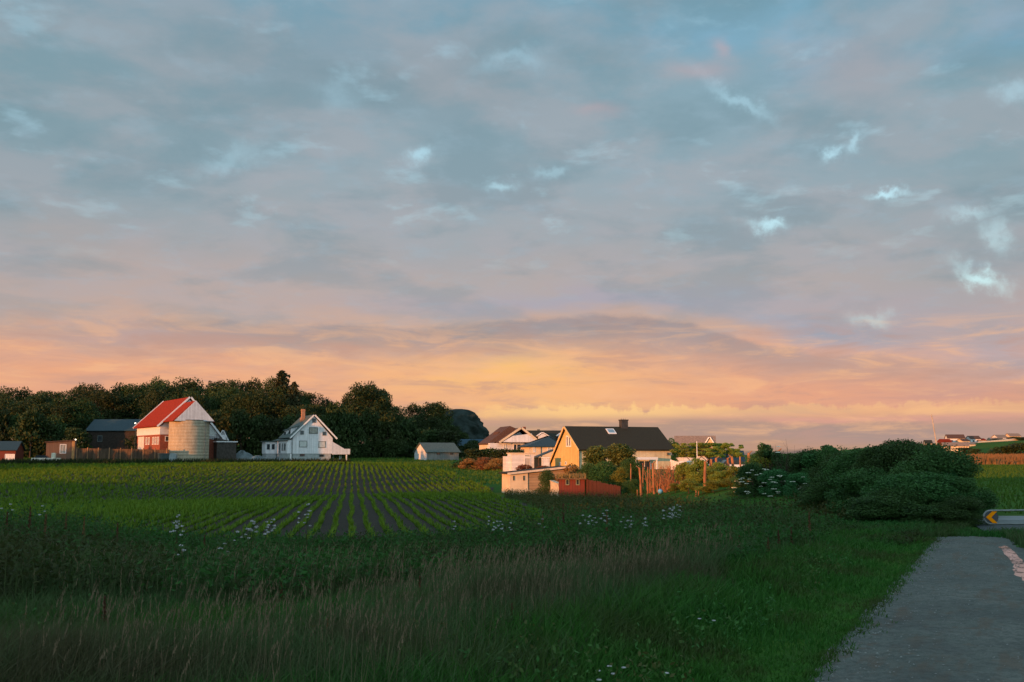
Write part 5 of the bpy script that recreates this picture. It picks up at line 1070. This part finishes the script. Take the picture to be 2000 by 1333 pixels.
# short bright grass everywhere on the verge, thick by the lane
X, Y, px = wedge(190000, 4.5, 27, -80, 2000, 31, .9); dl = path_left(Y)-X; k = (dl+rg.normal(0, .05, len(X)) > -.02+.3*(patchy(X, Y, 2.3, 2.9)-.5)); X, Y, dl = X[k], Y[k], dl[k]
hh = (.10+.30*ss(dl, .3, 3.2))*(.6+.8*rg.uniform(0, 1, len(X)))*(.7+.6*patchy(X, Y, 1.3, 1.1))
tufts('verge_grass', 'bright short grass of the verge beside the gravel lane', 'grass', g_short, X, Y, hh, .006+.00035*Y, .35, 4)
X, Y, px = wedge(30000, 6, 30, 1800, 2150, 33, .9); k = X > np.interp(Y, py_, pr)+.05*np.sin(Y*5); k &= Y < 27.2; X, Y = X[k], Y[k]
tufts('bank_grass', 'olive grass on the far side of the gravel lane', 'grass', fol_olive if False else g_tall, X, Y, rg.uniform(.1, .4, len(X)), .012, .35, 5)
# tall dull grass in the near middle
X, Y, px = wedge(230000, 4.2, 21, -80, 1850, 35, .9); dl = path_left(Y)-X; pa = patchy(X, Y, .7, .8, .4); k = (dl > 1.8+1.5*pa) & (rg.uniform(0, 1, len(X)) < ss(dl, 1.5, 5)*(.45+.6*pa)); X, Y, dl, pa = X[k], Y[k], dl[k], pa[k]
tufts('tall_grass', 'tall dull green grass filling the near verge', 'grass', g_tall, X, Y, (.35+.45*pa)*(.6+.6*rg.uniform(0, 1, len(X)))*np.clip(.5+dl/7, .5, 1), .005+.0003*Y, .28, 6)
def heads(name, label, cat, m_, X, Y, base, hl, seed, w=.008, m_st=None):
    """thin stalks with feathery seed heads"""
    rg = np.random.default_rng(seed); n = len(X); Z = GZ(X, Y); lx = rg.normal(.06, .10, n)*base; ly = rg.normal(0, .08, n)*base; Vs = []
    B = np.stack([X, Y, Z], 1); T = np.stack([X+lx, Y+ly, Z+base], 1); o_ = np.stack([.003+0*X, 0*X, 0*X], 1); Vs.append(np.stack([B-o_, B+o_, T], 1))
    d = (T-B)/np.linalg.norm(T-B, axis=1)[:, None]; droop = np.stack([rg.normal(.3, .35, n), rg.normal(0, .3, n), -rg.uniform(0, .5, n)], 1)
    for j in range(7):
        u = j/6; c = T+d*hl*(u-.5)+droop*hl*u*u*.6; a = rg.uniform(0, 6.283, n); ww = w*(1-abs(u-.4))*rg.uniform(.6, 1.5, n); off = np.stack([np.cos(a)*ww, np.sin(a)*ww, rg.uniform(.0, .02, n)], 1); off2 = np.stack([-np.sin(a)*ww*.6, np.cos(a)*ww*.6, hl*.22+0*a], 1)
        Vs.append(np.stack([c-off, c+off, c+off2], 1))
    V = np.concatenate(Vs).reshape(-1, 3); return tag(npmesh(name, V, np.arange(len(V)).reshape(-1, 3), m_), label, cat, kind='stuff')
X, Y, px = wedge(11500, 4.6, 20, -80, 1750, 37, .9); dl = path_left(Y)-X; pa = patchy(X, Y, .7, .8, .4); k = (dl > 3.2) & (rg.uniform(0, 1, len(X)) < (pa**2.2)*1.7*ss(X/Y, -.52, -.25)); X, Y, pa = X[k], Y[k], pa[k]
heads('seeding_grass', 'pinkish brown seed heads nodding above the tall grass', 'grass', g_seed, X, Y, rg.uniform(.55, 1.0, len(X)), .16, 7)
# dark leafy weeds between the grass and the field
def weeds(name, label, cat, m_, X, Y, H, nl, ls, seed, asp=.42):
    rg = np.random.default_rng(seed); n = len(X); Z = GZ(X, Y); st = rg.normal(0, .10, (n, 2)); C = []
    for j in range(nl):
        u = (j+rg.uniform(0, 1, n))/nl; a = rg.uniform(0, 6.283, n); r = (.16*(1-u)+.04)*rg.uniform(.4, 1.3, n)*np.clip(H, .5, 1.4)
        C.append(np.stack([X+st[:, 0]*u*H+r*np.cos(a), Y+st[:, 1]*u*H+r*np.sin(a), Z+u*H*rg.uniform(.9, 1.05, n)], 1))
    C = np.concatenate(C); V, F = leaf_quads(C, ls, rg, asp); return tag(npmesh(name, V, F, m_), label, cat, kind='stuff')
X, Y, px = wedge(20000, 12, 37, -80, 1800, 39, 1.3); dl = path_left(Y)-X; lo = 13+5*ss(px, 500, 1100)+3*patchy(X, Y, .5, .6); k = (dl > 2.2+.8*patchy(X, Y, 1, 1)) & (Y > lo) & (Y < 33+2*patchy(X, Y, .3, .3))
X, Y, px, dl = X[k], Y[k], px[k], dl[k]
def want_top(px): return np.interp(px, [-80, 0, 150, 260, 420, 700, 900, 1000, 1100, 1250, 1400, 1550, 1700, 1850], [978, 985, 990, 1025, 1042, 1045, 1030, 1003, 990, 996, 985, 985, 990, 1030])
yt = want_top(px)+rg.normal(0, 9, len(px)); ztop = EYE+(885-yt)/FPX*Y; H = np.clip(ztop-GZ(X, Y), .25, 2.1)*np.where(Y > 27, 1.0, .62+.25*patchy(X, Y, .9, .9))*rg.uniform(.65, 1.04, len(X)); H = np.where(dl < 4, H*np.clip(.3+dl/6, .3, 1), H)*np.clip((1790-px)/260, .18, 1)
weeds('weed_bank', 'dark nettles and leafy weeds banked between the verge and the field', 'weeds', g_weed, X, Y, H, 14, .095, 9)
sel = (rg.uniform(0, 1, len(X)) < .5); tufts('bank_stalks', 'thin green and brown stalks standing in the weed bank', 'grass', g_tall, np.repeat(X[sel], 4)+rg.normal(0, .15, 4*sel.sum()), np.repeat(Y[sel], 4)+rg.normal(0, .15, 4*sel.sum()), np.repeat(H[sel], 4)*rg.uniform(.7, 1.25, 4*sel.sum()), .009, .16, 10)
# rough growth at the foot of the sheds, posts and hedge
n_ = 12000; px = rg.uniform(985, 1660, n_); Y = rg.uniform(35, 99, n_); X = (px-1000)/FPX*Y; H = rg.uniform(.3, .8, n_); k = (Y < np.interp(px, [985, 1075, 1095, 1220, 1330, 1450, 1660], [99, 96, 86, 80, 64, 52, 44])-1) & (X > field_right(Y)+.2); X, Y, H, px = X[k], Y[k], H[k], px[k]
weeds('garden_edge_growth', 'rough growth at the foot of the garden posts and sheds', 'weeds', foliage('edge_growth_leaves', (.04, .07, .018), (.08, .09, .025), .3, .3), X, Y, H, 9, .12, 12)
# docks: countable rusty spikes
def dock_mesh(seed):
    rg = np.random.default_rng(seed); n = 260; u = rg.uniform(.35, 1, n); a = rg.uniform(0, 6.28, n); r = .07*(1.05-u)*rg.uniform(.3, 1.2, n); C = np.stack([r*np.cos(a), r*np.sin(a), u], 1); V, F = leaf_quads(C, .035, rg, .7); return npmesh('seed_spike', V, F, g_dock, link=False)
DM = dock_mesh(1); t_ = MB().tube([(0, 0, -.1), (.01, 0, .5), (0, 0, .97)], .007, .003, 5).add([(0, 0, .05), (.16, .05, .25), (.26, .02, .16), (.15, -.05, .12)], [(0, 1, 2, 3)]).add([(0, 0, .1), (-.12, .1, .3), (-.22, .08, .22), (-.12, 0, .15)], [(0, 1, 2, 3)]).build('stem', g_weed); SM = t_.data; bpy.data.objects.remove(t_)
dk = [(205, 1165, 13, 1.1), (165, 1010, 26, 1.4), (130, 1000, 27, 1.5), (90, 1005, 25, 1.5), (230, 1022, 26, 1.3), (60, 990, 27, 1.6), (345, 1050, 24, 1.2), (1060, 1000, 28, 1.3), (1100, 985, 28, 1.5), (1090, 1010, 25, 1.2), (1185, 1000, 27, 1.2), (1430, 1050, 20, 1.2), (1444, 1045, 20, 1.3), (1520, 1035, 21, 1.2), (1545, 1030, 22, 1.2), (1580, 1000, 24, 1.2), (820, 1125, 15, 1.0), (1000, 1190, 12, .8), (550, 1130, 15, .9), (1345, 1010, 25, 1.2), (400, 1045, 24, 1.2), (15, 1000, 26, 1.4), (990, 1120, 16, 1.0), (640, 1215, 11, .7), (1455, 1070, 19, 1.0), (1500, 1050, 20, 1.1)]
def pw(px): return 'far left' if px < 250 else 'left part' if px < 600 else 'middle' if px < 1080 else 'part below the red fence' if px < 1250 else 'right part below the elders'
for i, (px, top, D, s_) in enumerate(dk):
    b = P(px, top, D); g = gz(b.x, D); o = empty('dock_plant', (b.x, D, g), random.uniform(0, 6), 'rusty brown dock spike in the '+pw(px)+' of the verge', 'dock plant', 'dock spikes, '+pw(px)); hh = max(.5, b.z-g); o.scale = (.8*s_, .8*s_, hh)
    for nm, me_ in (('seed_spike', DM), ('stem', SM)): c = bpy.data.objects.new(nm, me_); COL.objects.link(c); c.parent = o
# cow parsley: white umbels on stems
UM2 = umbel_mesh(.034, 7); t_ = MB().tube([(0, 0, -.1), (.01, .01, .5), (0, 0, 1)], .006, .003, 5).tube([(.01, .01, .6), (.08, .02, .9)], .003, .002, 4).tube([(.01, .01, .55), (-.07, .03, .84)], .003, .002, 4).build('stem', g_weed); SM2 = t_.data; bpy.data.objects.remove(t_)
cl = [(340, 1016, 6, 14, 24), (352, 1026, 4, 10, 22), (505, 1018, 10, 20, 24), (520, 1024, 6, 14, 22), (606, 994, 5, 8, 26), (600, 1006, 5, 14, 24), (440, 1060, 1, 2, 19), (358, 1076, 1, 2, 18), (85, 985, 3, 12, 28), (12, 990, 4, 12, 28), (470, 1035, 5, 20, 22), (968, 1016, 8, 16, 27), (985, 1018, 5, 10, 26), (1150, 1010, 8, 18, 27), (1180, 1005, 6, 22, 28), (1245, 1015, 12, 30, 27), (1300, 998, 12, 24, 28), (1320, 992, 8, 14, 28), (1060, 1022, 3, 20, 26), (870, 1028, 3, 20, 25)]
def cpw(px): return 'at the far left of the weed bank' if px < 250 else 'against the crop rows left of the farmhouse' if px < 560 else 'against the crop rows below the farmhouse' if px < 700 else 'below the flat-roofed shed' if px < 1100 else 'below the red slat fence' if px < 1275 else 'below the garden posts'
for px, py, n, sp_, D in cl:
    for i in range(max(1, int(n*.55))):
        d_ = D+random.uniform(-1, 1); b = P(px+random.uniform(-1, 1)*sp_, py+random.uniform(-1, 1)*8, d_); g = gz(b.x, d_); hh = max(.4, b.z-g)
        o = empty('cow_parsley', (b.x, d_, g), random.uniform(0, 6), 'white-flowered cow parsley '+cpw(px), 'wild flower', 'cow parsley '+cpw(px)); o.scale = (1, 1, hh)
        c = bpy.data.objects.new('stem', SM2); COL.objects.link(c); c.parent = o
        for dx, dz in ((0, 1), (.08, .9), (-.07, .84)): c = bpy.data.objects.new('flower_head', UM2); COL.objects.link(c); c.parent = o; c.location = (dx, .02, dz); s_ = random.uniform(.7, 1.2); c.scale = (s_, s_, s_/hh)
# daisies in the verge
V = []; 
for i, (px, py) in enumerate([(1168, 1310), (1190, 1301), (1218, 1304), (1198, 1316), (1302, 1315), (1170, 1328), (1366, 1208), (1394, 1212)]):
    gx_, gy_ = G(px, py, .22); g = gz(gx_, gy_); o = empty('daisy', (gx_, gy_, g), 0, 'tiny white daisy in the short grass at the bottom of the verge', 'wild flower', 'daisies in the verge'); m = MB().lathe([(.004, .215), (.024, .22), (.022, .226), (.004, .228)], 10); m.build('flower_head', petal, o); MB().tube([(0, 0, -.02), (0, 0, .215)], .003, .002, 4).build('stem', g_weed, o)
# ------------------------------------------------------------------ unseen trees added behind the camera to soften the edge of the shade
for i in range(14):
    s_ = -25+i*10; q_ = 78+random.uniform(-4, 4); x_, y_ = .7071*(s_-q_), -.7071*(q_+s_); plant(f'wood{i % 5}', x_, y_, random.uniform(3.5, 6), 'added_ridge_tree', 'unseen tree added on the shading rise behind the viewer', 'tree', 'added shade trees behind the viewer')
for i in range(6):  # unseen bushes added along the bank to roughen its shadow
    s_ = -92-i*8; q_ = 62; x_, y_ = .7071*(s_-q_), -.7071*(q_+s_); plant(f'under{i % 2}', x_, y_, random.uniform(2, 3.2), 'added_bank_bush', 'unseen bush added on the shading bank at the far left', 'bush', 'added bushes on the shading bank')
S.view_settings.view_transform = 'Standard'; S.view_settings.look = 'None'; S.view_settings.exposure = .84; S.view_settings.gamma = 1
S.cycles.max_bounces = 5; S.cycles.diffuse_bounces = 3; S.cycles.transmission_bounces = 3; S.cycles.caustics_reflective = False; S.cycles.caustics_refractive = False
# unseen tree row added left of the view to shade the board fence
for i in range(6):
    s_ = -186-i*4.5; q_ = -20+random.uniform(-2, 2); x_, y_ = .7071*(s_-q_), -.7071*(q_+s_); plant(f'under{i % 2}', x_, y_, random.uniform(5.6, 6.6), 'added_row_tree', 'unseen low tree added at far left to shade the board fence', 'tree', 'added shade row beyond the left end of the field', wid=8)
# low growth closing the gap between lane end and hedge
X, Y, px = wedge(5000, 24, 34, 1600, 1885, 51, 1); k = (path_left(Y)-X > .5) & (X < 13.0+(Y-27)*.25); X, Y = X[k], Y[k]
weeds('hedge_foot_weeds', 'low dark weeds at the foot of the hedge beside the lane end', 'weeds', g_weed, X, Y, rng.uniform(.08, .22, len(X)), 7, .06, 13)
# red slats darker than the shed
for o in bpy.data.objects:
    if o.name == 'slats': o.data.materials[0] = boards('red_brown_slats', (.095, .032, .02), .235, 'x', .3)

n_ = 12000; X = rng.uniform(9.5, 15.5, n_); Y = rng.uniform(26.0, 33, n_); k = (Y < 27.4) | (X < 12.6+(Y-27.4)*.35); X, Y = X[k], Y[k]; n_ = len(X)
tufts('lane_end_grass', 'ragged grass between the lane end and the main road', 'grass', g_weed, X, Y, rng.uniform(.08, .30, n_), .018, .35, 14)

for i, s_ in enumerate((-164.4, -160.6, -166.6)):  # unseen trees added outside the view to throw shade on the grey shed
    q_ = -35.0; x_, y_ = .7071*(s_-q_), -.7071*(q_+s_); plant(f'wood{i}', x_, y_, 10.6, 'added_field_tree', 'unseen tree added left of the ploughed field to shade the grey shed', 'tree', 'added shade trees left of the ploughed field', wid=5.2 if i < 2 else 2.6)

rr = random.Random(77)
for i in range(26):
    px = rr.uniform(1262, 1342) if i < 16 else rr.uniform(1384, 1446); D = rr.uniform(76, 88); top = rr.uniform(900, 938) if i < 16 else rr.uniform(896, 920)
    b = P(px, 950, D); g = gz(b.x, D); h_ = P(px, top, D).z-g; o = empty('garden_stake', (b.x, D, g), rr.uniform(0, 6), 'thin reddish stake in the crowded rows around the blue ball' if i < 16 else 'thin reddish stake behind the stout posts, left of the elders', 'stake', 'stakes around the blue ball' if i < 16 else 'stakes behind the stout posts')
    lx = rr.uniform(-.35, .35); MB().tube([(lx*k/5+rr.uniform(-.03, .03), rr.uniform(-.03, .03), -.3+(h_+.3)*k/5) for k in range(6)], rr.uniform(.035, .07), .03, 6).build('stake', sun_wood, o)

# grass creeping on to the lane edge, and loose stones
Y = 8+18*rng.uniform(0, 1, 700)**1.2; X = path_left(Y)-.12+rng.exponential(.09, 700)
tufts('lane_edge_tufts', 'stray grass blades creeping on to the left edge of the gravel lane', 'grass', g_short, np.repeat(X, 5)+rng.normal(0, .035, 3500), np.repeat(Y, 5)+rng.normal(0, .035, 3500), rng.uniform(.03, .10, 3500), .007, .5, 15, zoff=.05)
n_ = 2400; Y = 8+18*rng.uniform(0, 1, n_)**1.3; u = rng.uniform(0, 1, n_)**1.5; X = path_left(Y)+u*(np.interp(Y, py_, pr)-path_left(Y)); C = np.stack([X, Y, GZ(X, Y)+.062], 1); rs = rng.uniform(.006, .017, n_)
oc = np.array([(1, 0, 0), (0, 1, 0), (-1, 0, 0), (0, -1, 0), (0, 0, .7)]); V = (C[:, None, :]+oc[None]*rs[:, None, None]*rng.uniform(.6, 1.3, (n_, 5, 1))).reshape(-1, 3); f5 = np.array([[0, 1, 4], [1, 2, 4], [2, 3, 4], [3, 0, 4]]); F = (np.arange(n_)[:, None, None]*5+f5[None]).reshape(-1, 3)
tag(npmesh('lane_stones', V, F, mat('loose_stone', (.20, .21, .20), .9, .5, 9)), 'loose stones scattered over the gravel lane', 'gravel', kind='stuff')

for px, top, D, w_, lb in ((866, 806, 276, 7, 'tree leaning against the left foot of the rock'), (884, 828, 274, 7, 'lower tree overlapping the rock face'), (902, 848, 268, 6.5, 'low tree in front of the middle of the rock'), (925, 862, 264, 6, 'lowest bush-like tree under the rock')):
    put('wood2' if w_ > 6.6 else 'under0', px, top, D, 'rockside_tree', 'dark '+lb, 'tree', w_)
X, Y, px = wedge(5200, 5.5, 24, -60, 1700, 61, 1.0); pa = patchy(X, Y, 1.1, .9, 2.0); k = (path_left(Y)-X > 1.0) & (pa > .52); X, Y = X[k], Y[k]
weeds('verge_herbs', 'broad-leaved herbs growing in patches through the verge grass', 'weeds', foliage('herb_leaves', (.03, .09, .02), (.05, .12, .025), .3, .6, .4, (.08, .06, .02), .6), X, Y, rng.uniform(.12, .55, len(X)), 7, .055, 16, .5)
